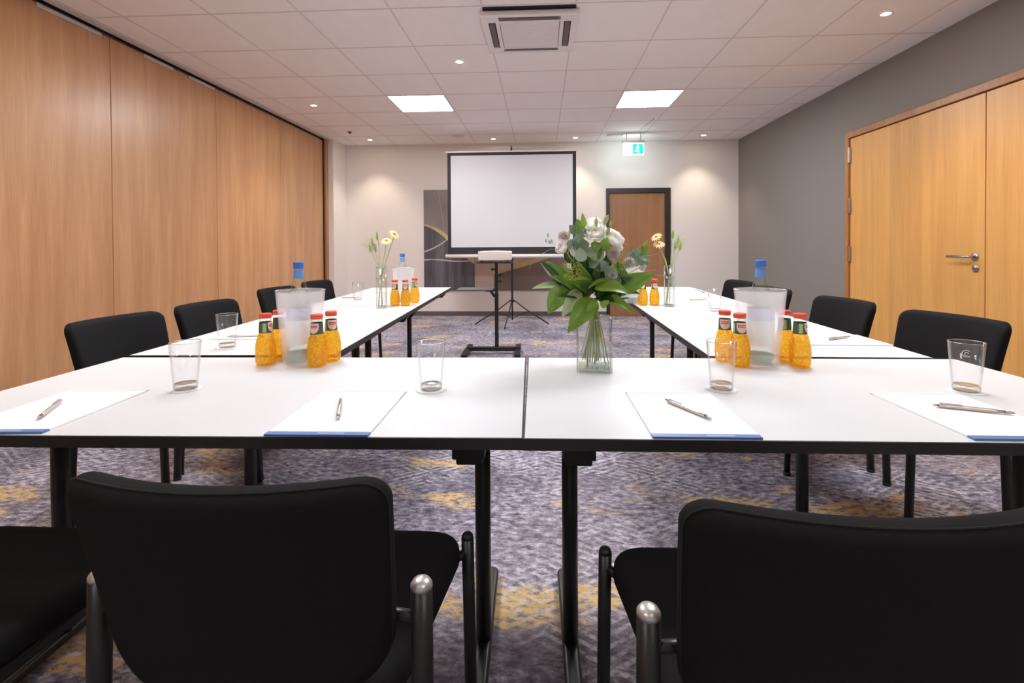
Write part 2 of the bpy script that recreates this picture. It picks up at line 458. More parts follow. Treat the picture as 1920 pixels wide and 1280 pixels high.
struct('wall_back', MB().box(XL - .1, XR + .1, YB, YB + .1, 0, CEIL), M['white_wall'])
struct('wall_front', MB().box(XL - .3, XR + .3, YF - .1, YF, 0, CEIL), M['white_wall'])
struct('wall_left', MB().box(XL - .2, -3.09, 7.19, YB, 0, CEIL), M['white_wall'])
# baseboard with a gap for the door
struct('baseboard_back', MB().box(-3.09, 1.01, YB - .014, YB, 0, .07).box(1.99, XR, YB - .014, YB, 0, .07), M['skirting'])
struct('baseboard_left', MB().box(-3.09, -3.076, 7.19, YB - .014, 0, .07), M['skirting'])
# right wall with opening for the double door
DY0, DY1, DZ = 2.0, 5.0, 2.18
w = MB(); w.box(XR, XR + .1, DY1, YB, 0, CEIL); w.box(XR, XR + .1, YF, DY0, 0, CEIL); w.box(XR, XR + .1, DY0, DY1, DZ, CEIL)
struct('wall_right', w, M['grey_wall'])
struct('baseboard_right', MB().box(XR - .014, XR, DY1 + .01, YB, 0, .07), M['skirting'])

# folding partition wall: each panel lifts away
py = [-2.6, -1.26, -.06, 1.13, 2.325, 3.52, 4.71, 5.907, 7.09]
for i in range(3, 8):
    y0, y1 = py[i], py[i + 1]
    r = empty('partition_panel', (XL, y0, 0))
    MB().box(-.08, 0, .0025, y1 - y0 - .0025, .005, CEIL - .035, .002).build('panel_board', M['beech'], r)
    lab = {3: 'beech partition panel nearest the camera, mostly outside the left edge', 4: 'beech partition panel at the left edge, left of the first seam',
           5: 'beech partition panel behind the nearest left chair, between first and second seams',
           6: 'beech partition panel between the second and third seams', 7: 'farthest narrow looking beech partition panel beside white corner'}[i]
    tag(r, lab, 'wall panel', 'beech folding wall panels')
struct('wall_left_rear', MB().box(XL - .08, XL, YF, py[3], 0, CEIL - .035), M['beech'])
struct('wall_left_core', MB().box(XL - .2, XL - .09, YF, 7.19, 0, CEIL), M['dark'])
struct('trim_4', MB().box(XL - .08, XL + .035, 7.10, 7.19, 0, CEIL - .01, .002), M['beech_dark'])
struct('trim_5', MB().box(XL - .08, XL + .012, 7.075, 7.0985, 0, CEIL - .012), M['dark'])
for (a, b, d) in ((2.98, 3.44, 'nearest and longest pale track plate above the left partition'), (3.82, 4.14, 'middle pale track plate above the left partition'),
                  (4.33, 4.68, 'farthest pale track plate above the left partition')):
    o = MB().box(XL + .001, XL + .012, a, b, CEIL - .062, CEIL - .036, .002).build('track_plate', M['plate'])
    tag(o, d, 'track plate', 'plates along the partition track')

# right double door
d1 = empty('door_1', (XR, DY0, 0)); d1['kind'] = 'structure'
f = MB(); f.box(-.03, .1, 2.945, 3.0, 0, DZ, .003); f.box(-.03, .1, 0, .055, 0, DZ, .003); f.box(-.03, .1, .055, 2.945, DZ - .055, DZ, .003)
f.build('door_frame', M['beech_dark'], d1)
LZ = DZ - .062
MB().box(-.012, .04, 1.489, 2.94, .008, LZ, .002).build('door_leaf', M['beech_door'], d1)
MB().box(-.012, .04, .06, 1.481, .008, LZ, .002).build('door_leaf', M['beech_door'], d1)
for z in (1.96, 1.47, 1.0, .35):
    MB().box(-.036, -.012, 2.926, 2.950, z - .075, z + .075, .004).build('hinge', M['steel'], d1)
hd = MB(); hd.lathe([(.027, 0), (.027, .008), (.012, .010)], 28)
hd.tube([(0, 0, .008), (0, 0, .045), (0, .006, .052), (0, .02, .055), (0, .17, .055)], .0095, 14)
h = hd.build('door_handle', M['steel'], d1); h.rotation_euler = (0, -pi / 2, 0); h.location = (-.012, 1.56, 1.005)
hl = MB(); hl.lathe([(.027, 0), (.027, .007), (.018, .009), (.009, .009), (.008, .014)], 28)
h = hl.build('lock_cylinder', M['steel'], d1); h.rotation_euler = (0, -pi / 2, 0); h.location = (-.012, 1.555, .925)

# back door in its dark steel frame
d2 = empty('door_2', (1.50, YB, 0)); d2['kind'] = 'structure'
f = MB(); f.box(-.49, -.44, -.04, .001, 0, 1.975, .002); f.box(.405, .49, -.04, .001, 0, 1.975, .002); f.box(-.44, .405, -.04, .001, 1.90, 1.975, .002)
f.build('door_frame', M['doorframe'], d2)
MB().box(-.438, .403, -.012, -.001, .008, 1.898).build('door_leaf', M['walnut'], d2)
hb = MB(); hb.smooth = True; hb.tube([(-.38, -.012, 1.0), (-.38, -.06, 1.0), (-.27, -.06, 1.0)], .009, 10); hb.build('door_handle', M['steel'], d2)

# ------------------------------------------------------------------ ceiling fittings
def ceiling_panel(cx, cy, label, power):
    r = empty('ceiling_light', (cx, cy, CEIL))
    f = MB(); a = .3115; b = .297
    for q in ((-a, a, -a, -b), (-a, a, b, a), (-a, -b, -b, b), (b, a, -b, b)): f.box(*q, -.008, -.001)
    f.build('light_frame', M['white_pl'], r)
    MB().box(-b, b, -b, b, -.006, -.0015).build('diffuser', M['lightpanel'] if power == 1 else M['fillpanel'], r)
    return tag(r, label, 'ceiling light', 'square ceiling light panels')
lx, rx = TX0 + 2.5 * T, TX0 + 6.5 * T
ceiling_panel(lx, TY0 + 3.5 * T, 'bright square light panel in the ceiling, left of the two', 1)
ceiling_panel(rx, TY0 + 3.5 * T, 'bright square light panel in the ceiling, right of the two', 1)
ceiling_panel(lx, TY0 - 1.5 * T, 'square ceiling light panel above the left half of the front table', 1)
ceiling_panel(lx, TY0 - 6.5 * T, 'added square fill light panel behind the camera on the left', .4)  # unseen pair added as weak frontal fill for flowers and tableware
ceiling_panel(rx, TY0 - 6.5 * T, 'added square fill light panel behind the camera on the right', .4)
ceiling_panel(rx, TY0 - 1.5 * T, 'square ceiling light panel above the right half of the front table', 1)

def downlight(x, y, label, power=SPOT_POWER, col=(1, .84, .66), tilt=0.0):
    r = empty('downlight', (x, y, CEIL))
    f = MB(); f.lathe([(.030, -.001), (.030, -.006), (.044, -.004), (.046, -.001)], 28, close0=False, close1=False); f.build('bezel', M['white_pl'], r)
    MB().lathe([(.029, -.0045), (.029, -.001)], 24).build('lens', M['lamp'], r)
    ld = bpy.data.lights.new('downlight_beam', 'SPOT'); ld.energy = power; ld.color = col; ld.spot_size = radians(92); ld.spot_blend = .75; ld.shadow_soft_size = .03
    lo = bpy.data.objects.new('downlight_beam', ld); COL.objects.link(lo); lo.parent = r; lo.location = (0, 0, -.02)
    return tag(r, label, 'downlight', 'round ceiling downlights')
for x, y, lab in ((2.403, 3.56, 'round downlight near the grey wall, nearest to the camera on the right'),
                  (-.70, 4.25, 'round downlight just left of the air conditioning cassette'),
                  (-2.56, 5.45, 'round downlight near the beech partition, left of the light panel'),
                  (-2.555, 7.27, 'round downlight by the back wall, leftmost of the far row'),
                  (-.704, 7.337, 'round downlight above the projection screen, left of its centre'),
                  (.52, 7.357, 'round downlight above the right end of the projection screen'),
                  (2.38, 7.32, 'round downlight right of the exit sign, near the grey wall')):
    downlight(x, y, lab)
downlight(-2.5, 1.2, 'round downlight over the nearest left chair, above the frame', SPOT_POWER)
downlight(2.4, .9, 'round downlight over the nearest right corner, above the frame', SPOT_POWER)
downlight(0.5, 2.9, 'round downlight over the open middle of the tables, above the frame', SPOT_POWER)

# air conditioning cassette
ac = empty('air_conditioner', (-.072, 3.665, CEIL))
A = .335; f = MB()
zt, zb = -.012, -.04
def framebox(mb, x0, x1, y0, y1, ix0, ix1, iy0, iy1, z0, z1):
    mb.box(x0, x1, y0, iy0, z0, z1, .002); mb.box(x0, x1, iy1, y1, z0, z1, .002)
    mb.box(x0, ix0, iy0, iy1, z0, z1, .002); mb.box(ix1, x1, iy0, iy1, z0, z1, .002)
framebox(f, -A, A, -A, A, -A + .045, A - .045, -A + .045, A - .045, zb, zt)
framebox(f, -A + .095, A - .095, -A + .095, A - .095, -.212, .212, -.212, .212, zb - .002, zt)
for sx in (-1, 1):
    for sy in (-1, 1): f.box(sx * (A - .045), sx * (A - .12), sy * (A - .045), sy * (A - .12), zb, zt)
f.build('housing', M['white_pl'], ac)
MB().box(-A + .04, A - .04, -A + .04, A - .04, -.014, -.012).build('duct', M['slot'], ac)
MB().box(-A + .02, A - .02, -A - .034, -A + .01, -.003, .0).build('ceiling_gap', M['dark'], ac)
gr = MB()
for i in range(24):
    y = -.205 + i * .0175; gr.box(-.208, .208, y, y + .0155, zb + .001 , zb + .008)
gr.build('grille', M['white_pl'], ac)
for q in ((-.2, .2, -A + .052, -A + .088), (-.2, .2, A - .088, A - .052), (-A + .052, -A + .088, -.2, .2), (A - .088, A - .052, -.2, .2)):
    MB().box(*q, -.0408, -.036).build('air_vane', M['slot'], ac)
tag(ac, 'white square four way air conditioning cassette hanging in the ceiling', 'air conditioner')

# exit sign
sg = empty('exit_sign', (1.325, 7.10, CEIL))
MB().box(-.152, .152, -.028, .028, -.148, -.112, .004).build('sign_housing', M['alu'], sg)
for x in (-.1, .1): MB().box(x - .006, x + .006, -.006, .006, -.115, -.0005).build('hanger', M['alu'], sg)
MB().box(-.145, .145, -.006, .006, -.315, -.148).build('light_plate', M['sign_white'], sg)
p = MB(); z0, z1 = -.305, -.158; yf = -.0085
p.box(-.128, -.120, yf, -.006, z0 + .005, z1)                        # left edge of the lit door
p.box(-.012, .138, yf, -.006, z0, z1)
p.tube([(-.105, yf + .002, -.232), (-.04, yf + .002, -.232)], .0045, 6)
p.tube([(-.085, yf + .002, -.212), (-.108, yf + .002, -.232), (-.085, yf + .002, -.252)], .0045, 6)
p.build('pictogram', M['sign_green'], sg)
rm = MB(); yy = yf - .001                                           # white running figure
rm.tube([(.062, yy, -.185), (.062, yy, -.178)], .009, 10)
rm.tube([(.060, yy, -.200), (.052, yy, -.240)], .008, 8); rm.tube([(.052, yy, -.240), (.072, yy, -.258), (.066, yy, -.288)], .006, 8)
rm.tube([(.052, yy, -.240), (.038, yy, -.262), (.018, yy, -.266)], .006, 8); rm.tube([(.060, yy, -.203), (.082, yy, -.220)], .005, 8); rm.tube([(.060, yy, -.203), (.040, yy, -.216)], .005, 8)
rm.build('running_figure', M['sign_white'], sg)
tag(sg, 'lit green and white emergency exit sign hanging above the brown door', 'exit sign')
for (a, b) in (((1.36, 7.06, CEIL - .006), (1.44, 6.3, CEIL - .006)),):
    o = MB().tube([a, b], .006, 8).build('cable_channel', M['white_pl']); tag(o, 'thin white cable channel on the ceiling behind the exit sign', 'cable channel')
gv = empty('ceiling_vent', (1.08, 7.22, CEIL)); f = MB(); framebox(f, -.12, .12, -.06, .06, -.105, .105, -.045, .045, -.008, -.001); f.build('vent_frame', M['grid'], gv)
sl = MB()
for i in range(5): sl.box(-.105, .105, -.04 + i * .018, -.034 + i * .018, -.006, -.001)
sl.build('slats', M['grid'], gv); tag(gv, 'small slotted vent in the ceiling left of the exit sign', 'vent')
o = MB().lathe([(.0, -.006), (.07, -.006), (.085, -.004), (.088, -.0005)], 32, c=(-1.2, 7.1, CEIL)).build('ceiling_speaker', M['grid'])
tag(o, 'flat round speaker cover in the ceiling left of the screen', 'ceiling speaker')
o = MB().lathe([(.004, -.03), (.012, -.026), (.012, -.008), (.03, -.006), (.032, -.0005)], 16, c=(-2.66, 6.75, CEIL)).build('sprinkler_head', M['slot'])
tag(o, 'tiny dark sprinkler head in the far left ceiling corner', 'sprinkler')

# ------------------------------------------------------------------ painting (one flat panel, abstract shapes in its own pigment)
def painting():
    W0, W1, Z0, Z1 = -1.84, .40, .40, 1.98
    r = empty('wall_painting', ((W0 + W1) / 2, YB, Z0))
    nx, nz = 420, 300
    rnd = random.Random(4)
    lat = [[rnd.random() for _ in range(64)] for _ in range(64)]
    def vn(x, y):
        xi, yi = int(math.floor(x)), int(math.floor(y)); fx, fy = x - xi, y - yi
        fx = fx * fx * (3 - 2 * fx); fy = fy * fy * (3 - 2 * fy)
        L = lambda i, j: lat[i % 64][j % 64]
        return (L(xi, yi) * (1 - fx) + L(xi + 1, yi) * fx) * (1 - fy) + (L(xi, yi + 1) * (1 - fx) + L(xi + 1, yi + 1) * fx) * fy
    def fb(x, y): return vn(x, y) * .5 + vn(x * 2.1 + 7, y * 2.1) * .3 + vn(x * 4.3, y * 4.3 + 3) * .2
    def mixc(a, b, t): t = max(0, min(1, t)); return tuple(a[i] * (1 - t) + b[i] * t for i in range(3))
    # gold curve: falls from the left edge, dips under the screen, rises to the right
    def gold(x): # x from 0 at left edge in metres -> z
        if x < .55: return 1.43 - .95 * x ** 1.6
        t = (x - .55) / 1.7
        return 1.43 - .95 * .55 ** 1.6 - .62 * sin(min(1, t * 1.25) * pi * .5) + (.9 * max(0, t - .45) ** 1.4)
    def colour(x, z):
        u = x - W0; n = fb(u * 3, z * 3 + 10); s = fb(u * 14, z * 1.2)
        gz = gold(u)
        if u > .78 and .40 < z < gz and z > .40:
            pass
        if z > gz: base = mixc((.27, .235, .21), (.20, .175, .165), n * 1.6 - .3)
        else: base = mixc((.075, .068, .082), (.17, .165, .19), s * 1.7 - .45)
        if u > .80:
            gz2 = .62 + .12 * (u - .8) ** 1.3 * 2.2
            if z < 1.05:
                if z > gz2: base = mixc((.56, .45, .38), (.44, .34, .29), n * 1.3)
                elif u > .80 + .30: base = mixc((.13, .10, .09), (.20, .15, .13), n * 1.4)
                else: base = mixc((.56, .45, .38), (.50, .39, .32), n)
                if abs(z - gz2) < .022 + .018 * n and u > 1.05: base = mixc((.50, .33, .13), (.62, .46, .24), n)
        if u < .8:
            dz = abs(z - gz)
            wgt = .018 + .16 * u
            if dz < wgt * .55 and n > .2: base = mixc((.42, .30, .10), (.60, .46, .20), n * 1.4)
        # two pale strokes
        a = (u * 1.0 - .0) ; zc = .985 + .55 * max(0, u) ** 2.3 + .28 * u
        if u < .42 and abs(z - (1.03 - .02 + .30 * u + .75 * u ** 2.2)) < .011: base = (.50, .48, .48)
        if abs(z - (.885 - .03 * u + .010 * sin(u * 9))) < .010 and u < .9: base = (.52, .50, .50)
        if z > 1.2 and abs((u - .30) - (z - 1.5) * -.14) < .004: base = mixc(base, (.5, .46, .42), .5)
        return base
    me = bpy.data.meshes.new('canvas'); verts = []; faces = []; cols = []
    for j in range(nz + 1):
        for i in range(nx + 1):
            x = W0 + (W1 - W0) * i / nx; z = Z0 + (Z1 - Z0) * j / nz
            verts.append((x - (W0 + W1) / 2, -.036, z - Z0)); cols.append(colour(x, z))
    for j in range(nz):
        for i in range(nx):
            a = j * (nx + 1) + i; faces.append((a, a + 1, a + nx + 2, a + nx + 1))
    me.from_pydata(verts, [], faces); ca = me.color_attributes.new('paint', 'FLOAT_COLOR', 'POINT')
    for i, c in enumerate(cols): ca.data[i].color = (*c, 1)
    m, nt, out = new_mat('paint'); at = N(nt, 'ShaderNodeVertexColor', layer_name='paint'); b = nt.nodes.new('ShaderNodeBsdfPrincipled'); b.inputs['Roughness'].default_value = .6
    nt.links.new(at.outputs[0], b.inputs['Base Color']); nt.links.new(b.outputs[0], out.inputs[0]); me.materials.append(m)
    o = bpy.data.objects.new('painted_surface', me); COL.objects.link(o); o.parent = r
    hw = (W1 - W0) / 2
    MB().box(-hw, hw, -.0355, -.0005, 0, Z1 - Z0).build('canvas_panel', M['slot'], r)
    tag(r, 'large abstract grey and gold painting on the wall behind the projection screen', 'painting')
painting()

# ------------------------------------------------------------------ projection screen on tripod
def screen():
    r = empty('projection_screen', (-.41, 6.88, 0)); hw = .905
    b = MB(); z0, z1 = .975, 2.41
    b.box(-hw + .002, -hw + .05, -.003, .001, z0, z1); b.box(hw - .05, hw - .002, -.003, .001, z0, z1)
    b.box(-hw + .05, hw - .05, -.003, .001, z1 - .04, z1); b.box(-hw + .05, hw - .05, -.003, .001, z0, z0 + .105)
    b.build('black_border', M['screenblack'], r)
    MB().box(-hw + .05, hw - .05, -.0015, .0005, z0 + .105, z1 - .04).build('screen_cloth', M['screen'], r)
    MB().box(-hw - .03, hw + .012, -.012, .012, z1, z1 + .02, .004).build('top_batten', M['white_pl'], r)
    t = MB(); t.tube([(-hw - .03, 0, z0 - .02), (hw + .05, 0, z0 - .02)], .027, 16); t.build('roller_case', M['white_pl'], r)
    MB().box(-.015, .015, .031, .061, .33, 2.2, .004).build('mast', M['black_metal'], r)
    MB().box(-.012, .012, .034, .058, 2.2, 2.475, .003).build('mast_extension', M['black_metal'], r)
    h = MB(); h.tube([(0, .046, 2.46), (0, .01, 2.50), (0, -.01, 2.48), (0, -.01, 2.43)], .008, 8); h.build('hook', M['black_metal'], r)
    w = MB(); w.tube([(-hw + .1, 0, z1 + .018), (0, 0, 2.485), (hw - .1, 0, z1 + .018)], .0025, 6); w.build('hanging_wire', M['white_pl'], r)
    c = MB(); c.lathe([(.024, .30), (.028, .305), (.028, .335), (.024, .34)], 14, c=(0, .046, 0)); c.build('collar', M['plastic_black'], r)
    for a in (197, -14, 262):
        d = Vector((cos(radians(a)), sin(radians(a)), 0)); L = .56
        l = MB(); o = Vector((0, .046, 0)); l.tube([o + Vector((0, 0, .325)) + d * .03, o + d * L * .36 + Vector((0, 0, .205)), o + d * L * .95 + Vector((0, 0, .012))], .009, 8)
        lg = l.build('leg', M['black_metal'], r)
        s = MB(); s.tube([o + d * L * .42 + Vector((0, 0, .18)), o + d * .02 + Vector((0, 0, .085))], .006, 6); s.build('strut', M['black_metal'], lg)
    q = MB(); q.tube([(0, .046, .05), (0, .046, .36)], .012, 10); q.build('lower_tube', M['black_metal'], r)
    tag(r, 'white roll up projection screen with black border on tripod by the back wall', 'projection screen')
screen()

# ------------------------------------------------------------------ projector and its stand
def projector_stand():
    r = empty('projector_stand', (-.455, 4.98, 0), radians(1))
    b = MB(); b.box(-.30, .24, -.025, .025, .03, .07, .004)
    b.build('base_bar', M['black_metal'], r)
    for x in (-.30, .215):
        MB().box(x - .028, x + .028, -.28, .24, .012, .052, .004).build('foot', M['black_metal'], r)
    MB().box(-.019, .019, -.019, .019, .07, .62, .003).build('column', M['black_metal'], r)
    MB().box(-.015, .015, -.015, .015, .62, .925, .003).build('inner_column', M['black_metal'], r)
    s = MB(); s.box(-.39, -.03, -.15, .13, .655, .668, .003); s.build('side_shelf', M['shelf'], r)
    a = MB(); a.box(-.11, -.018, -.02, .02, .635, .655, .002); a.tube([(-.02, 0, .58), (-.06, 0, .64)], .012, 8); a.build('shelf_bracket', M['black_metal'], r)
    for (x, z) in ((-.036, .86), (.038, .80), (.038, .74)):
        k = MB(); k.tube([(math.copysign(.014, x), 0, z), (x, 0, z)], .007, 8); k.tube([(x, 0, z), (x + math.copysign(.014, x), 0, z)], .015, 10); k.build('knob', M['plastic_black'], r)
    MB().box(-.19, .16, -.13, .15, .925, .938, .003).build('tray', M['plastic_black'], r)
    tag(r, 'black height adjustable projector stand with side shelf in the open middle', 'projector stand')
    p = empty('projector', (-.465, 4.98, .938), radians(1))
    b = MB(); b.smooth = True; b.slab(rrect(.165, .165, .25, .02), .09, .008, lambda a, bb, c: Vector((a, bb - .125, .061 + c + .005 * (1 - (a / .165) ** 2) * (1 if c > 0 else 0))), inner=4)
    b.build('housing', M['white_pl'], p)
    for x in (-.13, .13):
        MB().lathe([(.012, 0), (.010, .016)], 12, c=(x, -.09, 0)).build('foot', M['slot'], p)
    v = MB()
    for i in range(9): v.box(-.13 + i * .012, -.124 + i * .012, -.1262, -.1248, .035, .08)
    v.build('air_vent', M['padgrey'], p)
    l = MB(); l.lathe([(.03, 0), (.032, .012), (.026, .016)], 20); lo = l.build('lens', M['slot'], p); lo.rotation_euler = (-pi / 2, 0, 0); lo.location = (.08, .124, .062)
    tag(p, 'white projector resting on the tray of the black stand', 'projector')
projector_stand()

# ------------------------------------------------------------------ tables
TH = .72
def make_table(W, D):
    r = empty('folding_table')
    MB().box(-W / 2 + .003, W / 2 - .003, -D / 2 + .003, D / 2 - .003, TH - .022, TH).build('tabletop', M['tabletop'], r)
    e = MB(); w, d = W / 2, D / 2; z0, z1 = TH - .024, TH - .0008
    e.box(-w, w, -d, -d + .003, z0, z1); e.box(-w, w, d - .003, d, z0, z1); e.box(-w, -w + .003, -d + .003, d - .003, z0, z1); e.box(w - .003, w, -d + .003, d - .003, z0, z1)
    e.build('edge_band', M['edge'], r)
    for sx in (-1, 1):
        x = sx * (W / 2 - .115)
        b = MB(); b.box(x - .034, x + .034, -D / 2 + .045, D / 2 - .045, TH - .064, TH - .0245, .003); b.box(x - .028, x + .028, -D / 2 + .06, D / 2 - .06, TH - .082, TH - .05, .004)
        b.box(x - .04, x + .04, -.06, .06, TH - .12, TH - .06, .005)
        b.build('leg_bracket', M['plastic_black'], r)
        l = MB(); l.tube([(x, 0, .03), (x, 0, TH - .05)], .021, 20); lg = l.build('leg', M['black_metal'], r)
        f = MB(); f.smooth = True
        f.slab(rrect(.022, .022, D - .09, .02, 6), .028, .010, lambda a, bb, c, x=x: Vector((x + a, bb - (D - .09) / 2, .028 + c - .006 * ((bb - (D - .09) / 2) / (D / 2)) ** 2)), inner=2)
        f.build('foot', M['black_metal'], r)
        for sy in (-1, 1):
            MB().lathe([(.014, 0), (.014, .012)], 12, c=(x, sy * (D / 2 - .08), 0)).build('floor_glide', M['plastic_black'], r)
    return r
ta = make_table(1.40, .70)
GT = 'white folding tables set out in a U'
place(ta, True, (-.745, 1.2975, 0), radians(1.3), 'white folding table with black edge, left half of the front row', 'table', GT)
place(ta, False, (.6585, 1.3205, 0), radians(.7), 'white folding table with black edge, right half of the front row under the vase', 'table', GT)
tb = make_table(1.40, .73)
LR = radians(90 + 2.0)
def along(x0, y0, ang, s): return (x0 - sin(ang) * s, y0 + cos(ang) * s, 0)
la = radians(2.0)
place(tb, True, along(-1.094, 1.672, la, .70), LR, 'white folding table of the left row, next to the front row', 'table', GT)
place(tb, False, along(-1.094, 1.672, la, 2.104), LR, 'white folding table of the left row, far end towards the screen', 'table', GT)
ra = radians(-.9)
place(tb, False, along(.935, 1.696, ra, .70), radians(89.1), 'white folding table of the right row, next to the front row', 'table', GT)
place(tb, False, along(.935, 1.696, ra, 2.104), radians(89.1), 'white folding table of the right row, far end towards the brown door', 'table', GT)

# ------------------------------------------------------------------ chairs
def make_chair():
    r = empty('conference_chair')
    def bk(a, b, c):     # a across, b up, c thickness (+ = towards the sitter)
        z = .482 + b
        lean = -.205 - .078 * (b / .325) ** 1.25
        return Vector((a, lean - .042 + .046 * (a / .215) ** 2 + c, z))
    ol = rrect(.203, .214, .325, .034, 8, r_bot=.085)
    MB().slab(ol, .05, .022, bk, inner=7, seg=6).build('backrest', M['fabric'], r)
    p = MB(); pts = []
    for a, b in rrect(.203 - .0025, .214 - .0025, .325 - .005, .034, 8, r_bot=.085): pts.append(bk(a * 1.006, b * 1.006 + .0025, -.0105))
    p.tube(pts, .0018, 6, closed=True); p.build('piping', M['piping'], r)
    def st(a, b, c):
        dip = -.010 * max(0, 1 - (a / .22) ** 2) * max(0, 1 - ((b - .2) / .22) ** 2)
        drop = -.03 * max(0, (b - .36) / .07) ** 2
        return Vector((a, b - .205, .438 + c + drop + (dip if c > 0 else 0)))
    MB().slab(rrect(.200, .234, .43, .10, 12, r_bot=.05), .058, .024, st, inner=7, seg=6).build('seat', M['fabric'], r)
    MB().box(-.20, .20, -.17, .17, .385, .412, .008).build('seat_frame', M['black_metal'], r)
    for sx in (-1, 1):
        l = MB(); l.tube([(sx * .246, -.235, .012), (sx * .243, -.224, .30), (sx * .240, -.215, .46), (sx * .238, -.212, .618)], .0155, 18)
        lg = l.build('leg', M['black_metal'], r)
        c = MB(); c.lathe([(.0158, 0), (.0155, .005), (.012, .010), (.006, .0125), (.001, .013)], 18, c=(sx * .238, -.212, .617)); c.build('end_cap', M['cap'], lg)
        l = MB(); l.tube([(sx * .250, .185, .012), (sx * .248, .172, .30), (sx * .246, .165, .462)], .0135, 18)
        lg = l.build('leg', M['black_metal'], r)
        c = MB(); c.lathe([(.0135, 0), (.0125, .006), (.009, .011), (.001, .013)], 18, c=(sx * .246, .165, .461)); c.build('end_cap', M['plastic_black'], lg)
        for (x, y) in ((sx * .246, -.235), (sx * .250, .185)):
            MB().lathe([(.017, 0), (.017, .014)], 12, c=(x, y, 0)).build('foot_glide', M['plastic_black'], r)
        s = MB(); s.tube([(sx * .20, .13, .41), (sx * .225, .15, .425), (sx * .248, .165, .435)], .009, 8); s.build('seat_mount', M['black_metal'], r)
        s = MB(); s.tube([(sx * .19, -.15, .40), (sx * .241, -.216, .42)], .009, 8)
        s.build('seat_mount', M['black_metal'], r)
        q = MB(); q.tube([(sx * .238, -.214, .575), (sx * .175, -.205, .575)], .008, 8); q.build('back_mount', M['black_metal'], r)
    return r
CH = make_chair()
GC = 'black upholstered chairs around the tables'
chairs = [
    (-.410, .895, 0, 'large black chair back in the left foreground, showing its full width'),
    (.376, .855, 0.0, 'large black chair back in the right foreground, cut by the frame edge'),
    (-1.085, .875, 0, 'black chair at the bottom left corner, only its seat in view'),
    (-1.515, 1.965, -95, 'black chair on the left side, nearest the camera'),
    (-1.50, 2.51, -94, 'black chair on the left side, second from the camera'),
    (-1.62, 3.42, -95, 'black chair on the left side, third from camera, left of the water bottle neck'),
    (-1.64, 4.08, -96, 'black chair on the left side, farthest, right of the water bottle neck'),
    (1.385, 2.02, 101, 'black chair on the right side, nearest the camera, behind the tumbler'),
    (1.325, 2.66, 96, 'black chair on the right side, second from camera, by the door hinges'),
    (1.27, 3.36, 97, 'black chair on the right side, third from camera, right of the water bottle'),
    (1.31, 4.0, 95, 'black chair on the right side, farthest, just left of the water bottle'),
]
for i, (x, y, a, lab) in enumerate(chairs): place(CH, i == 0, (x, y, 0), radians(a), lab, 'chair', GC)

# ------------------------------------------------------------------ tableware
def make_coaster():
    o = MB().lathe([(.0405, 0), (.041, .0006), (.0405, .0014)], 48).build('coaster', M['coaster'])
    k = MB(); k.tube([(.0385 * cos(2 * pi * i / 48), .0385 * sin(2 * pi * i / 48), .0012) for i in range(48)], .0005, 6, closed=True)
    k.build('printed_ring', M['coastring'], o); return o
def make_tumbler():
    r = empty('tumbler')
    g = MB(); H = .125
    g.lathe([(.0268, .016), (.0275, .020), (.0360, H), (.0375, H + .0004), (.0380, H - .001), (.0295, .020), (.0287, .003), (.0272, .0005)], 48, close0=True, close1=True)
    g.build('glass_wall', M['glass'], r)
    b = MB(); b.lathe([(.018, .0006), (.0262, .0012), (.0275, .004), (.0278, .012), (.0255, .0155), (.012, .0130), (.001, .0125)], 40); b.build('thick_base', M['base_glass'], r)
    k = MB(); k.tube([(.0370 * cos(2 * pi * i / 48), .0370 * sin(2 * pi * i / 48), H) for i in range(48)], .0010, 8, closed=True); k.build('rim', M['rim'], r)
    return r
CO, TU = make_coaster(), make_tumbler()
spots = [(-.955, 1.268, 'on the front table left of the nearest juice bottles'), (-.292, 1.282, 'on the front table just left of the table joint'),
         (.472, 1.312, 'in front of the right hand juice bottles'), (1.088, 1.312, 'at the right end of the front table'),
         (-1.19, 1.80, 'on the left row near the table joint'), (-1.30, 3.42, 'far down the left row'), (.985, 2.84, 'far down the right row')]
for i, (x, y, w) in enumerate(spots):
    place(CO, i == 0, (x, y, TH + .0002), 0, 'white coaster under the tumbler ' + w, 'coaster', 'paper coasters')
    t = place(TU, i == 0, (x, y, TH + .0018), 0 if i == 3 else i * .7, 'clear empty glass tumbler ' + w, 'glass', 'water tumblers')

k = MB(); c0 = radians(-129)            # small etched ring mark on the rightmost tumbler
k.tube([(.0368 * cos(c0 + .24 * cos(a)), .0368 * sin(c0 + .24 * cos(a)), .101 + .0085 * sin(a)) for a in [radians(40 + 28 * j) for j in range(11)]], .0007, 6)
k.tube([(.0368 * cos(c0 + .10 * cos(a)), .0368 * sin(c0 + .10 * cos(a)), .100 + .004 * sin(a)) for a in [radians(30 * j) for j in range(11)]], .0006, 6)
k.build('etched_mark', M['padgrey'], [o for o in bpy.data.objects if o.get('label', '').startswith('clear empty glass tumbler at the right end')][0])

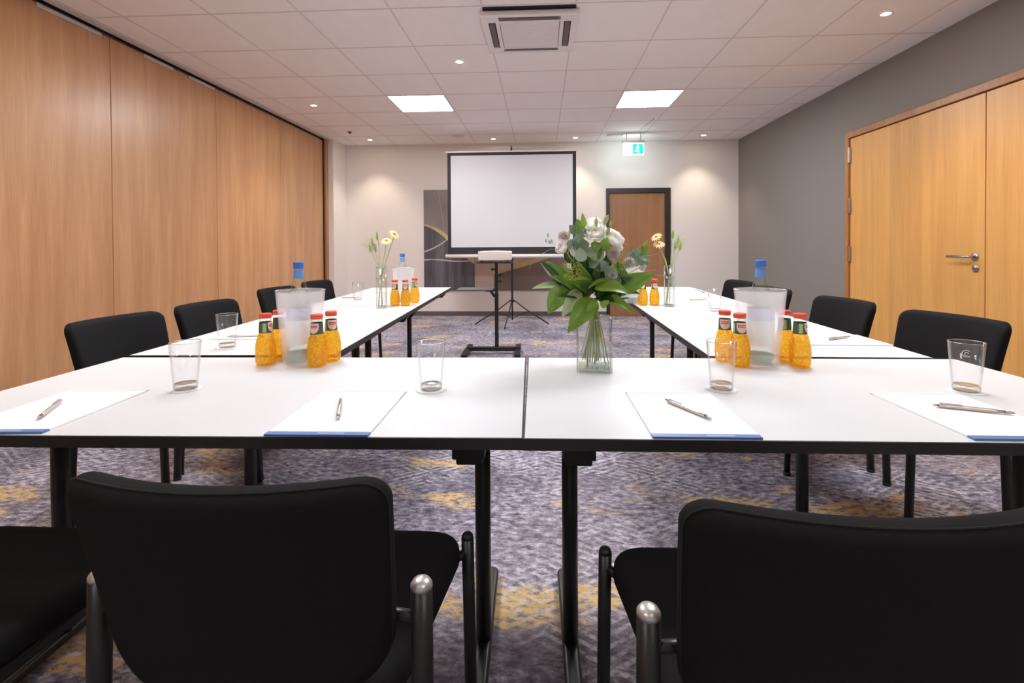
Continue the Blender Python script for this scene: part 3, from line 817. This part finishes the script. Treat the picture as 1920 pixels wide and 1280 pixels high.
def make_pad():
    r = empty('notepad'); w, h = .105, .1485
    MB().box(-w, w, -h, h, 0, .0035).build('paper_block', M['paper'], r)
    MB().box(-w - .0006, w + .0006, h - .010, h + .0006, -.0002 + .0004, .0042).build('header_band', M['padgrey'], r)
    MB().box(-w - .0006, w + .0006, -h - .0006, -h + .016, .0002, .0042).build('blue_strip', M['padblue'], r)
    MB().box(.0, .055, -h + .004, -h + .011, .0042, .0044).build('printed_mark', M['padlogo'], r)
    return r
PD = make_pad()
pads = [(-1.137, 1.093, 3.5, 'white notepad with blue strip at the far left of the front table'),
        (-.455, 1.105, 1, 'white notepad with blue strip left of the middle table joint'),
        (.322, 1.120, .5, 'white notepad with blue strip right of the middle table joint'),
        (.935, 1.132, .5, 'white notepad with blue strip at the right end of the front table'),
        (1.155, 1.990, 90, 'white notepad on the right row beside the nearest right chair'),
        (-1.215, 2.055, -90, 'white notepad on the left row behind the tumbler'),
        (1.14, 3.36, 93, 'white notepad far down the right row behind a tumbler'),
        (-1.36, 3.55, -88, 'white notepad far down the left row behind a tumbler'),
        (1.14, 4.05, 90, 'farthest white notepad on the right row'), (-1.36, 4.1, -90, 'farthest white notepad on the left row')]
for i, (x, y, a, lab) in enumerate(pads):
    o = place(PD, i == 0, (x, y, TH + .0002), radians(a), lab, 'notepad', 'notepads laid at each seat')
    if i in (4, 5, 6, 7, 9):            # these show no blue strip
        for ch in [c for c in bpy.data.objects if c.parent == o and (c.name.startswith('blue_strip') or c.name.startswith('printed_mark'))]: bpy.data.objects.remove(ch)

def make_pen():
    r = empty('ballpoint_pen')
    b = MB(); b.tube([(-.062, 0, .0048), (-.052, 0, .0048), (.035, 0, .0048), (.052, 0, .0048)], lambda t: .0046 if t < .9 else .0034, 12); b.build('barrel', M['pen'], r)
    t = MB(); t.tube([(.052, 0, .0048), (.066, 0, .0042), (.070, 0, .0038)], lambda t: .0034 * (1 - t) + .0008, 12); t.build('tip', M['steel'], r)
    c = MB(); c.box(-.060, -.020, -.0015, .0015, .0100, .0112); c.box(-.060, -.056, -.0015, .0015, .009, .0105); c.build('clip', M['steel'], r)
    k = MB(); k.tube([(-.072, 0, .0048), (-.062, 0, .0048)], .0026, 10); k.build('push_button', M['steel'], r)
    return r
PE = make_pen(); zp = TH + .0042
pens = [(-1.135, 1.074, 180 + 120.5, 'slim champagne pen lying diagonally on the far left notepad'),
        (-.464, 1.10, -70, 'slim champagne pen lying upright on the notepad left of the table joint'),
        (.330, 1.125, -63, 'slim champagne pen lying diagonally on the notepad right of the table joint'),
        (.966, 1.145, -21, 'slim champagne pen lying nearly level on the rightmost notepad'),
        (1.178, 2.00, 28, 'small champagne pen on the notepad beside the nearest right chair'),
        (-1.235, 1.99, 15, 'small champagne pen on the notepad behind the left row tumbler'),
        (1.06, 3.37, 20, 'small champagne pen far down the right row'), (-1.40, 3.50, 160, 'small champagne pen far down the left row')]
for i, (x, y, a, lab) in enumerate(pens): place(PE, i == 0, (x, y, zp), radians(a), lab, 'pen', 'pens on the notepads')

# juice bottles
def make_juice():
    r = empty('juice_bottle')
    b = MB(); b.smooth = True
    prof = [(.022, .001), (.0272, .0035), (.0288, .008)] + [(None, .010 + .0025 * k) for k in range(31)] + [(.0240, .0935), (.0205, .101), (.0195, .104)]
    RR = []
    for rr, z in prof:
        row = []
        for i in range(72):
            th = 2 * pi * i / 72
            if rr is None:
                t = (z - .010) / .075; q = .0292 + .0012 * sin(pi * min(1, t * 1.1)) - .0042 * max(0, t - .55) / .45 * max(0, t - .55) / .45
                q += .0009 * (abs(cos(6 * th + z * 330)) * abs(cos(6 * th - z * 330))) ** .6
            else: q = rr
            row.append((q * cos(th), q * sin(th), z))
        RR.append(row)
    b.rings(RR, True, True)
    b.build('juice_body', M['juice'], r)
    g = MB(); g.lathe([(.0198, .101), (.0190, .108), (.0178, .128), (.0168, .146), (.0160, .152)], 32, close0=False, close1=False); g.build('glass_neck', M['bottle_glass'], r)
    l = MB(); l.lathe([(.0203, .103), (.0196, .110), (.0184, .130), (.0180, .138)], 32, close0=False, close1=False); l.build('wrap_label', M['juicelabel'], r)
    def patch(a0, a1, z0, z1, off, name, mat, rnd=False):
        m = MB(); m.smooth = True; R = []; n = 10
        for j in range(n + 1):
            zz = z0 + (z1 - z0) * j / n; t = j / n
            rad = .0203 + (.0180 - .0203) * (zz - .103) / .035 + off
            sh = sqrt(max(.02, 1 - max(0, (.62 - t) / .62) ** 2)) if rnd else 1
            am, ah = (a0 + a1) / 2, (a1 - a0) / 2 * sh
            R.append([(rad * cos(am + ah * (2 * i / n - 1)), rad * sin(am + ah * (2 * i / n - 1)), zz) for i in range(n + 1)])
        m.rings(R, False, False, loop=False); return m.build(name, mat, r)
    patch(-pi / 2 - .85, -pi / 2 + .85, .106, .1375, .0006, 'peach_emblem', M['peach'], True)
    patch(-pi / 2 - .62, -pi / 2 + .55, .123, .131, .0012, 'red_wordmark', M['redlogo'])
    patch(-pi / 2 - .50, -pi / 2 + .45, .1262, .1278, .0016, 'white_lettering', M['white_label'])
    patch(pi / 2 - .3, pi / 2 + .4, .106, .135, .0006, 'pale_green_panel', M['palegreen'])
    patch(pi - .1, pi + .45, .106, .135, .0006, 'pale_green_panel', M['palegreen'])
    c = MB(); c.lathe([(.0165, .150), (.0188, .151), (.0190, .162), (.0180, .165), (.0165, .1645), (.001, .164)], 32); c.build('red_cap', M['redcap'], r)
    return r
JB = make_juice(); GJ = 'small pineapple juice bottles'
juices = [(-.893, 1.545, 100, 'juice bottle left of the near left cooler, foremost and leftmost'), (-.893, 1.627, 120, 'juice bottle half hidden behind the near left cooler, on its left'),
          (-.715, 1.528, -8, 'juice bottle right of the near left cooler, foremost, orange emblem showing'), (-.700, 1.600, 40, 'juice bottle right of the near left cooler, set back'),
          (.598, 1.632, -18, 'juice bottle left of the near right cooler, set back behind the tumbler'), (.618, 1.562, 0, 'juice bottle left of the near right cooler, foremost, emblem showing'),
          (.790, 1.637, 150, 'juice bottle half hidden behind the near right cooler, on its right'), (.800, 1.560, 60, 'juice bottle right of the near right cooler, foremost, green label showing'),
          (-.937, 3.10, -10, 'juice bottle before the far left cooler, nearest the narrow vase'), (-.868, 3.10, 10, 'juice bottle before the far left cooler, in the middle'),
          (-.852, 3.27, 60, 'juice bottle before the far left cooler, rightmost'), (.640, 3.13, -20, 'juice bottle at the far right cooler, beside the leaf tip'),
          (.712, 3.13, 10, 'juice bottle between the far right cooler and the narrow vase')]
for i, (x, y, a, lab) in enumerate(juices): place(JB, i == 0, (x, y, TH + .0003), radians(a), lab, 'juice bottle', GJ)

def make_cooler():
    r = empty('bottle_cooler'); H = .235
    c = MB(); c.lathe([(.0515, .006), (.0535, .010), (.0735, H - .004), (.0755, H), (.0775, H), (.0768, H - .006), (.0563, .004), (.0540, .0005), (.046, .0005), (.040, .004)], 56, close1=True)
    c.build('frosted_bucket', M['frost'], r)
    k = MB(); k.tube([(.0768 * cos(2 * pi * i / 56), .0768 * sin(2 * pi * i / 56), H) for i in range(56)], .0016, 8, closed=True); k.build('clear_rim', M['rim'], r)
    return r
def make_water():
    r = empty('water_bottle')
    b = MB(); b.lathe([(.030, .001), (.0385, .004), (.0395, .012), (.0395, .150), (.0385, .172), (.034, .196), (.0275, .222), (.0205, .250), (.0160, .272), (.0145, .290), (.0150, .296)], 40, close1=True)
    b.build('glass_body', M['bottle_glass'], r)
    w = MB(); w.lathe([(.028, .005), (.0365, .008), (.0375, .150), (.0365, .172), (.032, .196), (.0262, .218), (.0228, .2335)], 32); w.build('water_fill', M['water'], r)
    MB().lathe([(.0300, .0005), (.0392, .003), (.0397, .016), (.0397, .020)], 32, close1=False).build('green_base', M['greenglass'], r)
    MB().lathe([(.0400, .050), (.0402, .052), (.0402, .128), (.0400, .130)], 36, close0=False, close1=False).build('white_label', M['white_label'], r)
    MB().lathe([(.0402, .132), (.0400, .150), (.0394, .168)], 36, close0=False, close1=False).build('lavender_label', M['violet_label'], r)
    MB().lathe([(.0178, .266), (.0160, .280), (.0153, .294)], 28, close0=False, close1=False).build('blue_neck_label', M['bluelabel'], r)
    MB().lathe([(.0158, .298), (.0165, .299), (.0168, .318), (.0160, .321), (.001, .3212)], 28).build('blue_cap', M['blue'], r)
    return r
CL, WB = make_cooler(), make_water()
for i, (x, y, w) in enumerate(((-.803, 1.60, 'on the near left of the tables'), (.700, 1.61, 'on the near right of the tables'),
                               (-.945, 3.33, 'far down the left row'), (.600, 3.26, 'far down the right row, behind the bouquet'))):
    place(CL, i == 0, (x, y, TH + .0003), i, 'frosted bottle cooler ' + w, 'bottle cooler', 'frosted bottle coolers')
    place(WB, i == 0, (x + .004 * (1 if i % 2 else -2), y + .004, TH + .0085), i * 1.3, 'water bottle with blue cap in the cooler ' + w, 'water bottle', 'water bottles in coolers')

# ------------------------------------------------------------------ flowers
RN = random.Random(11)
def leaf_mesh(mb, base, tip, width, side=Vector((0, -1, 0)), sag=.0, cup=.12, n=10, wave=.0, sharp=1.0):
    """a real curved leaf with a midrib fold; side ~ the direction its face looks"""
    base, tip = Vector(base), Vector(tip); ax = tip - base; L = ax.length; d = ax.normalized()
    nrm = (side - d * side.dot(d)).normalized(); lat = d.cross(nrm); mb.smooth = True
    R = []
    for i in range(n + 1):
        t = i / n; w = width * .5 * (sin(pi * min(1, t ** .8)) ** .75 * (1 - .25 * t) if 0 < t < 1 else .02) * (1 if sharp == 1 else (1 - t) ** (sharp - 1))
        c = base + ax * t + nrm * (sag * L * 4 * t * (1 - t)) + Vector((0, 0, -abs(sag) * L * .6 * t * t))
        row = []
        for k in (-1, -.5, 0, .5, 1):
            row.append(c + lat * w * k + nrm * (cup * w * abs(k) * 1.6 + wave * w * sin(t * 9 + k * 2)) )
        R.append(row)
    mb.rings(R, False, False, loop=False)
def petal_flower(parent, c, r, up=Vector((0, -.5, .9)), mat='petal', name='white_bloom', layers=4):
    """open lisianthus/rose bloom: nested cupped petals"""
    c = Vector(c); up = up.normalized(); a = up.orthogonal().normalized(); b = up.cross(a); m = MB(); m.smooth = True
    for ly in range(layers):
        k = 5 if ly else 3; rr = r * (1 - ly * .21)
        for i in range(k):
            ph = 2 * pi * (i + .5 * (ly % 2) + .13 * RN.random()) / k; dr = a * cos(ph) + b * sin(ph); tg = up.cross(dr)
            R = []; n = 8; hw = rr * .86
            for j in range(n + 1):
                t = j / n; th = t * (1.0 + .12 * ly)
                out_ = rr * (.12 + .92 * sin(th * pi * .5) ** .8 * (1 - .22 * t * t * ly)); hgt = rr * (-.45 + (1.05 + .1 * ly) * t ** 1.5 - (.22 * max(0, t - .75) * 4 if ly == 0 else 0))
                w = hw * sin(pi * (.12 + .72 * t)) ** .8
                row = []
                for q in (-1, -.6, -.2, .2, .6, 1):
                    bend = -abs(q) ** 2 * .34 * rr
                    row.append(c + dr * (out_ + bend) + up * (hgt + .03 * rr * sin(q * 5 + i)) + tg * w * q)
                R.append(row)
            m.rings(R, False, False, loop=False)
    return m.build(name, M[mat], parent)

def bouquet():
    bx, by = .165, 1.51
    K = .00164                              # metres per unit at the bouquet
    def P(X, Y, dep=0.0):                   # local point: X,Y read on the enlarged view, dep = metres behind the stems
        u = 960 + X / 3.766; v = 380 + Y / 3.766
        return Vector(((u - 1110) * K, dep, 1.10 - (v - 466) * K - TH))
    # vase ---------------------------------------------------------------
    v = empty('square_vase', (bx - .004, by + .002, TH + .0003), radians(-5))
    H, h = .158, .052
    g = MB()
    outer = [(-h, -h), (h, -h), (h, h), (-h, h)]; inn = [(a * .92, b * .92) for a, b in outer]
    R = [[(a, b, 0) for a, b in outer], [(a, b, H) for a, b in outer], [(a, b, H) for a, b in inn], [(a, b, .012) for a, b in inn]]
    g.rings(R, True, True); g.build('glass_wall', M['vglass'], v)
    MB().box(-h * .9, h * .9, -h * .9, h * .9, .0015, .011, .003).build('thick_base', M['base_glass'], v)
    MB().box(-h * .91, h * .91, -h * .91, h * .91, .0125, .108).build('water', M['water'], v)
    k = MB()
    for (a, b), (c, d) in zip(outer, outer[1:] + outer[:1]): k.tube([(a * .96, b * .96, H), (c * .96, d * .96, H)], .0018, 6)
    for a, b in outer: k.tube([(a * .98, b * .98, .003), (a * .98, b * .98, H)], .0013, 6)
    k.build('glass_edges', M['rim'], v)
    tag(v, 'square clear glass vase holding the bouquet on the front table', 'vase')
    # bouquet ------------------------------------------------------------
    r = empty('flower_bouquet', (bx, by, TH))
    knot = P(562, 765)
    # stems below the knot: each one its own
    for i in range(38):
        a = RN.uniform(-1, 1); b = RN.uniform(-1, 1)
        foot = Vector((max(-.040, min(.040, -.002 + .038 * a)), .036 * b, .0165 + .012 * RN.random()))
        top = knot + Vector((-.010 * a + .003 * RN.uniform(-1, 1), -.010 * b, .03))
        mid = knot + Vector((.006 * a, .006 * b, -.0))
        foot.x += RN.uniform(-.006, .006)
        foot.z += RN.uniform(0, .03) * (i % 3 == 0)
        m = MB(); m.tube([foot, foot.lerp(mid, .5) + Vector((.004 * RN.uniform(-1, 1), 0, 0)), mid, top], RN.uniform(.0009, .0019), 7)
        m.build('stem', M['stem'] if i % 4 else M['stem2'], r)
    m = MB(); m.smooth = True
    m.lathe([(.011, -.008), (.0125, 0), (.011, .008)], 14, c=tuple(knot), close0=False, close1=False); m.build('binding', M['stem2'], r)
    F = Vector((0, -1, .25)); UPV = Vector((0, -.5, .85))
    big = [  # base, tip, width, face, material, depth base, depth tip, sag, cup
        ((560, 700), (362, 888), 138, Vector((-.2, -1, .35)), 'leaf_mid', -.02, -.085, .10),
        ((352, 618), (235, 790), 128, Vector((-.3, -1, .1)), 'leaf_mid', 0, -.03, .06),
        ((350, 622), (118, 622), 62, Vector((-.1, -.75, .8)), 'leaf_pale', .01, .02, .08),
        ((330, 610), (172, 425), 62, Vector((.5, -1, .2)), 'leaf_dark', .01, .03, .05),
        ((330, 590), (222, 430), 84, Vector((.2, -1, .2)), 'leaf_mid', .03, .05, .05),
        ((455, 630), (325, 800), 92, Vector((.1, -1, .4)), 'leaf_pale', -.02, -.05, .08),
        ((548, 612), (762, 628), 118, Vector((0, -.75, .75)), 'leaf_bright', -.04, -.085, .12),
        ((735, 650), (968, 512), 118, Vector((.2, -.8, .65)), 'leaf_mid', -.01, -.02, .08),
        ((590, 705), (805, 770), 100, Vector((.1, -.6, .85)), 'leaf_mid', -.02, -.06, .12),
        ((560, 700), (488, 770), 52, Vector((0, -1, .3)), 'leaf_bright', -.05, -.07, .05),
        ((590, 740), (640, 690), 45, Vector((0, -1, .3)), 'leaf_bright', -.05, -.07, .05),
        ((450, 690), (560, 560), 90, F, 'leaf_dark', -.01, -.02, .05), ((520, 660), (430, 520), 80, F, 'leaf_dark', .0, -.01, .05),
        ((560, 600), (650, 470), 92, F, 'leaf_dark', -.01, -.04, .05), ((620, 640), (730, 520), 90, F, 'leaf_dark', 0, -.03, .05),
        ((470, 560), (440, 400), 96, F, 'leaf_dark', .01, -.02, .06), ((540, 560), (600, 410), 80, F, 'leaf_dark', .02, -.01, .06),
        ((430, 640), (330, 520), 60, F, 'leaf_mid', -.01, -.03, .06), ((520, 570), (400, 550), 40, UPV, 'leaf_bright', -.05, -.07, .1),
        ((400, 450), (345, 350), 56, F, 'leaf_dark', .01, .0, .05), ((760, 560), (720, 430), 60, F, 'leaf_dark', .02, .0, .05),
        ((640, 560), (500, 610), 42, UPV, 'leaf_bright', -.05, -.06, .1), ((530, 420), (600, 330), 84, F, 'leaf_mid', -.03, -.06, .08),
        ((600, 360), (635, 265), 70, F, 'leaf_bright', -.04, -.06, .08), ((560, 300), (545, 370), 66, F, 'leaf_mid', -.06, -.07, .05),
        ((470, 250), (440, 135), 70, F, 'leaf_mid', 0, .0, .05), ((490, 215), (474, 95), 36, F, 'leaf_bright', -.01, -.01, .03),
        ((440, 240), (384, 180), 58, F, 'euca', 0, 0, .03), ((690, 700), (760, 610), 56, F, 'leaf_dark', .0, .01, .05),
        ((640, 720), (560, 640), 66, F, 'leaf_dark', .01, .01, .05), ((700, 460), (800, 560), 50, F, 'leaf_mid', .0, -.01, .05),
    ]
    for bs, tp, w, sd, mt, d0, d1, sg_ in big:
        m = MB(); leaf_mesh(m, P(*bs, d0), P(*tp, d1), w / 3.766 * K * 1.22, sd, sag=sg_, cup=.22, n=14, wave=.04)
        m.build('leaf', M[mt], r)
    for i in range(76):                      # filler foliage inside the dome, all round
        a = RN.uniform(0, 2 * pi); el = RN.uniform(-.1, 1.35); L = RN.uniform(.075, .15)
        d = Vector((cos(a) * cos(el), max(-.45, sin(a) * cos(el)), sin(el) * .95))
        b0 = knot + Vector((0, .01, .035)) + d * .02; m = MB()
        leaf_mesh(m, b0 + d * .02, b0 + d * L, RN.uniform(.028, .044), Vector((RN.uniform(-.4, .4), -.8, .5)), sag=.05, cup=.2)
        m.build('leaf', M[RN.choice(['leaf_dark', 'leaf_dark', 'leaf_mid'])], r)
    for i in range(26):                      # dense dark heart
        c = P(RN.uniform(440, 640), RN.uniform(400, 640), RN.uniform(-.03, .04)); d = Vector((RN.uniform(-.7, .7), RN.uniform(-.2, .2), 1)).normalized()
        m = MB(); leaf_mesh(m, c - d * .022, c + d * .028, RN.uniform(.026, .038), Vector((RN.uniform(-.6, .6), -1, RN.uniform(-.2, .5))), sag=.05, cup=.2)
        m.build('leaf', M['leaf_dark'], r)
    # eucalyptus discs
    for X, Y, s, mt, dp in ((440, 290, 46, 'euca', -.05), (400, 320, 42, 'euca', -.04), (470, 330, 40, 'euca', -.06), (455, 385, 44, 'euca_pale', -.07), (520, 370, 40, 'euca_pale', -.06),
                            (490, 240, 36, 'euca', -.03), (580, 390, 40, 'euca_pale', -.05), (420, 215, 34, 'euca', -.01), (600, 470, 40, 'euca', -.05), (650, 500, 44, 'euca', -.06),
                            (820, 400, 36, 'euca', .02), (860, 380, 40, 'euca', .03), (905, 410, 38, 'euca', .02), (870, 440, 40, 'euca', .01), (910, 360, 34, 'leaf_mid', .02), (840, 450, 34, 'euca_pale', .02), (930, 440, 30, 'euca', .03),
                            (560, 455, 44, 'euca', -.03), (690, 560, 44, 'euca', -.03)):
        c = P(X, Y, dp); s = s / 3.766 * K * 1.15; q = Vector((RN.uniform(-.6, .6), RN.uniform(-.2, .2), RN.uniform(-.5, 1))).normalized(); m = MB()
        leaf_mesh(m, c - q * s, c + q * s, s * 1.9, Vector((RN.uniform(-.5, .5), -1, RN.uniform(0, .6))), sag=.03, cup=.2); m.build('leaf', M[mt], r)
    def twig(pts, rad, mat='stem', name='stem'):
        m = MB(); m.tube(pts, rad, 6); return m.build(name, M[mat], r)
    ctr = P(560, 640, .0)
    twig([ctr, P(740, 520, .02), P(870, 420, .02)], .0011); twig([P(870, 420, .02), P(905, 350, .02), P(935, 290, .02)], .0009)
    m = MB(); leaf_mesh(m, P(900, 350, .02), P(940, 290, .02), .013, F); m.build('leaf', M['leaf_bright'], r)
    # white blooms
    for X, Y, rad, up, dp in ((556, 240, 66, Vector((-.1, -.8, .75)), -.035), (684, 282, 58, Vector((.5, -.7, .6)), -.03), (335, 335, 44, Vector((-.7, -.7, .4)), -.02),
                              (432, 352, 44, Vector((-.2, -.9, .2)), -.045), (560, 165, 44, Vector((0, -.3, 1)), .01), (708, 335, 32, Vector((.5, -.8, .1)), -.03)):
        petal_flower(r, P(X, Y, dp), rad / 3.766 * K * 1.22, up)
        twig([ctr, ctr.lerp(P(X, Y, dp), .6) + Vector((0, .01, 0)), P(X, Y, dp)], .0012)
    # buds
    for X, Y, L, w, tx in ((560, 165, 62, 26, 0), (628, 150, 70, 36, .45), (640, 228, 58, 28, .3), (655, 178, 44, 20, .1), (376, 245, 60, 20, .1)):
        c = P(X, Y, -.05); L *= K / 3.766; w *= K / 3.766 / 2; d = Vector((tx, 0, 1)).normalized(); m = MB()
        m.tube([c + d * L * (t / 8 - .5) for t in range(9)], lambda t, w=w: w * (sin(pi * (.08 + .9 * t)) ** .8) * (1.15 - .5 * t) + .0004, 12)
        m.build('flower_bud', M['bud'], r); twig([c - d * L * .5, c - d * L * .5 - Vector((0, -.03, .06))], .001)
    # mauve pompons
    for X, Y, rad, dp in ((676, 385, 50, -.055), (345, 262, 42, 0), (792, 442, 38, -.02), (664, 525, 36, -.06), (905, 478, 30, .03)):
        c = P(X, Y, dp); rr = rad / 3.766 * K; m = MB(); m.smooth = True
        for i in range(85):
            z = 1 - 2 * (i + .5) / 85; ph = i * 2.39996; q = Vector((sqrt(1 - z * z) * cos(ph), sqrt(1 - z * z) * sin(ph), z))
            m.tube([c + q * rr * .25, c + q * rr * RN.uniform(.82, 1.08)], .0006, 4, r2=.0016)
        m.build('pompon_bloom', M['pompon'] if X != 905 else M['petal'], r); twig([ctr, ctr.lerp(c, .6) + Vector((0, .01, 0)), c], .001)
    # yellow sprigs and soft needles
    for X0, Y0, X1, Y1, n in ((440, 560, 330, 450, 26), (450, 540, 400, 430, 26), (460, 520, 440, 440, 16), (420, 570, 340, 520, 20)):
        m = MB()
        for i in range(n):
            t = RN.random(); c = P(X0 + (X1 - X0) * t, Y0 + (Y1 - Y0) * t, -.05); q = Vector((RN.uniform(-1, 1), RN.uniform(-.5, .5), RN.uniform(-.3, 1))).normalized()
            m.tube([c, c + q * RN.uniform(.008, .016)], .0012, 4, r2=.0005)
        m.build('yellow_sprig', M['yellow'], r)
    for X0, Y0, X1, Y1, n in ((700, 560, 760, 400, 34), (640, 600, 700, 430, 30), (480, 620, 330, 560, 34), (720, 500, 820, 470, 26), (480, 600, 380, 470, 28)):
        m = MB()
        for i in range(n):
            t = RN.random(); c = P(X0 + (X1 - X0) * t, Y0 + (Y1 - Y0) * t, RN.uniform(-.05, .01)); q = Vector((RN.uniform(-1, 1), RN.uniform(-.5, .5), RN.uniform(-.2, 1))).normalized()
            m.tube([c, c + q * RN.uniform(.012, .028)], .0007, 4, r2=.0003)
        m.build('needle_sprig', M[RN.choice(['leaf_bright', 'stem', 'leaf_mid'])], r)
    # grass blades and wisps
    for pts, rad in ((((440, 500), (470, 490), (540, 485), (600, 490)), .0009), (((350, 350), (250, 350), (190, 385), (170, 430)), .0006), (((170, 400), (130, 430), (100, 490)), .0005),
                     (((560, 600), (700, 540), (850, 520), (990, 500)), .0008), (((740, 560), (860, 480), (930, 470)), .0006), (((860, 620), (880, 680), (930, 760), (935, 820)), .0006),
                     (((690, 240), (740, 232), (775, 240)), .0004), (((700, 270), (750, 268), (790, 282)), .0004), (((690, 210), (730, 200), (760, 205)), .0004), (((720, 300), (770, 310), (800, 330)), .0004),
                     (((740, 560), (750, 430), (755, 350)), .0006), (((960, 530), (1010, 535), (1060, 540)), .0006), (((780, 400), (850, 350), (920, 320)), .0004), (((860, 400), (960, 395), (1000, 385)), .0004)):
        twig([P(a, b, -.02 + .01 * i) for i, (a, b) in enumerate(pts)], rad, 'grass', 'grass_blade')
    # small sprig at the left
    twig([P(420, 360, .02), P(300, 320, .02), P(236, 300, .02), P(236, 245, .02)], .0006, 'stem')
    for X, Y in ((236, 250), (222, 290), (262, 292), (248, 300)):
        c = P(X, Y, .02); m = MB(); leaf_mesh(m, c - Vector((0, 0, .006)), c + Vector((0, 0, .007)), .008, F); m.build('leaf', M['euca_pale'], r)
    tag(r, 'large mixed bouquet of white blooms and green leaves in the square vase', 'bouquet')
bouquet()

def narrow_vase(x, y, label_v, label_f, mirror, mat, heads):
    v = empty('cylinder_vase', (x, y, TH + .0003)); H = .250; R0 = .033
    MB().lathe([(R0 - .003, .012), (R0 - .003, H), (R0, H), (R0, .002), (R0 - .003, .0005)], 40, close0=True, close1=True).build('glass_wall', M['vglass'], v)
    MB().lathe([(R0 - .0035, .001), (R0 - .0035, .010)], 32).build('thick_base', M['base_glass'], v)
    MB().lathe([(R0 - .0035, .0125), (R0 - .0035, .178)], 32).build('water', M['water'], v)
    k = MB()
    for z in (.1795, H): k.tube([((R0 - .0015) * cos(2 * pi * i / 40), (R0 - .0015) * sin(2 * pi * i / 40), z) for i in range(40)], .0014, 6, closed=True)
    k.build('rim', M['rim'], v)
    tag(v, label_v, 'vase', 'narrow cylinder vases')
    r = empty('gerbera_bunch', (x, y, TH)); s = mirror
    for (hx, hz, tilt, fx) in heads:
        m = MB(); m.tube([(-fx * s, 0, .016), (0, .002, .19), (hx * .35 * s, 0, .29), (hx * .9 * s, 0, hz - .03), (hx * s, -.002, hz - .004)], .0028, 8); m.build('stem', M['stem'], r)
        up = Vector((tilt * s, -.45, .65)).normalized(); a = up.orthogonal().normalized(); b = up.cross(a); c = Vector((hx * s, -.004, hz))
        p = MB()
        for i in range(26):
            ph = 2 * pi * i / 26; d = a * cos(ph) + b * sin(ph); ln = .040 if i % 2 else .033
            leaf_mesh(p, c + d * .008, c + d * ln - up * (.006 if i % 2 else 0), .0105, up, sag=.06, n=5)
        p.build('petals', M[mat], r)
        q = MB(); q.smooth = True; q.tube([c - up * .004, c + up * .001, c + up * .005], lambda t: .012 - .005 * t, 14); q.build('flower_centre', M['gerbera_c'], r)
        q = MB(); q.tube([c - up * .012, c - up * .002], .004, 10, r2=.011); q.build('calyx', M['stem'], r)
    for dx, hz in ((-.052, .44), (-.022, .475), (-.065, .40)):
        m = MB(); m.tube([(.004, .006, .02), (-.006 * s, .006, .2), (dx * .8 * s, .004, hz - .07), (dx * s, .002, hz - .03)], .0018, 6); m.build('stem', M['stem'], r)
        m = MB(); leaf_mesh(m, (dx * s, .002, hz - .06), (dx * 1.1 * s, -.002, hz), .018, Vector((-.3, -1, .2)), sag=.03); m.build('leaf', M['leaf_bright'], r)
    m = MB()
    for i in range(46):
        a = RN.uniform(.2, 1.35); ln = RN.uniform(.03, .12); c0 = Vector((-.03 * s, .004, .36 + RN.uniform(-.02, .03)))
        m.tube([c0, c0 + Vector((-cos(a) * ln * .6 * s, RN.uniform(-.02, .02), sin(a) * ln * .5)), c0 + Vector((-cos(a) * ln * s, RN.uniform(-.03, .03), sin(a) * ln * .7))], .0005, 4)
    m.build('grass_plume', M['grass'], r)
    tag(r, label_f, 'flowers', 'gerbera bunches in the narrow vases')
narrow_vase(-.986, 2.985, 'narrow clear cylinder vase on the left row', 'two cream gerberas with green buds in the left row vase', 1, 'gerbera', ((.035, .415, .1, .020), (.085, .455, .7, -.002)))
narrow_vase(.790, 3.075, 'narrow clear cylinder vase on the right row', 'two peach gerberas with grass in the right row vase', -1, 'gerbera2', ((.062, .385, .1, -.02), (.080, .43, .5, -.012)))
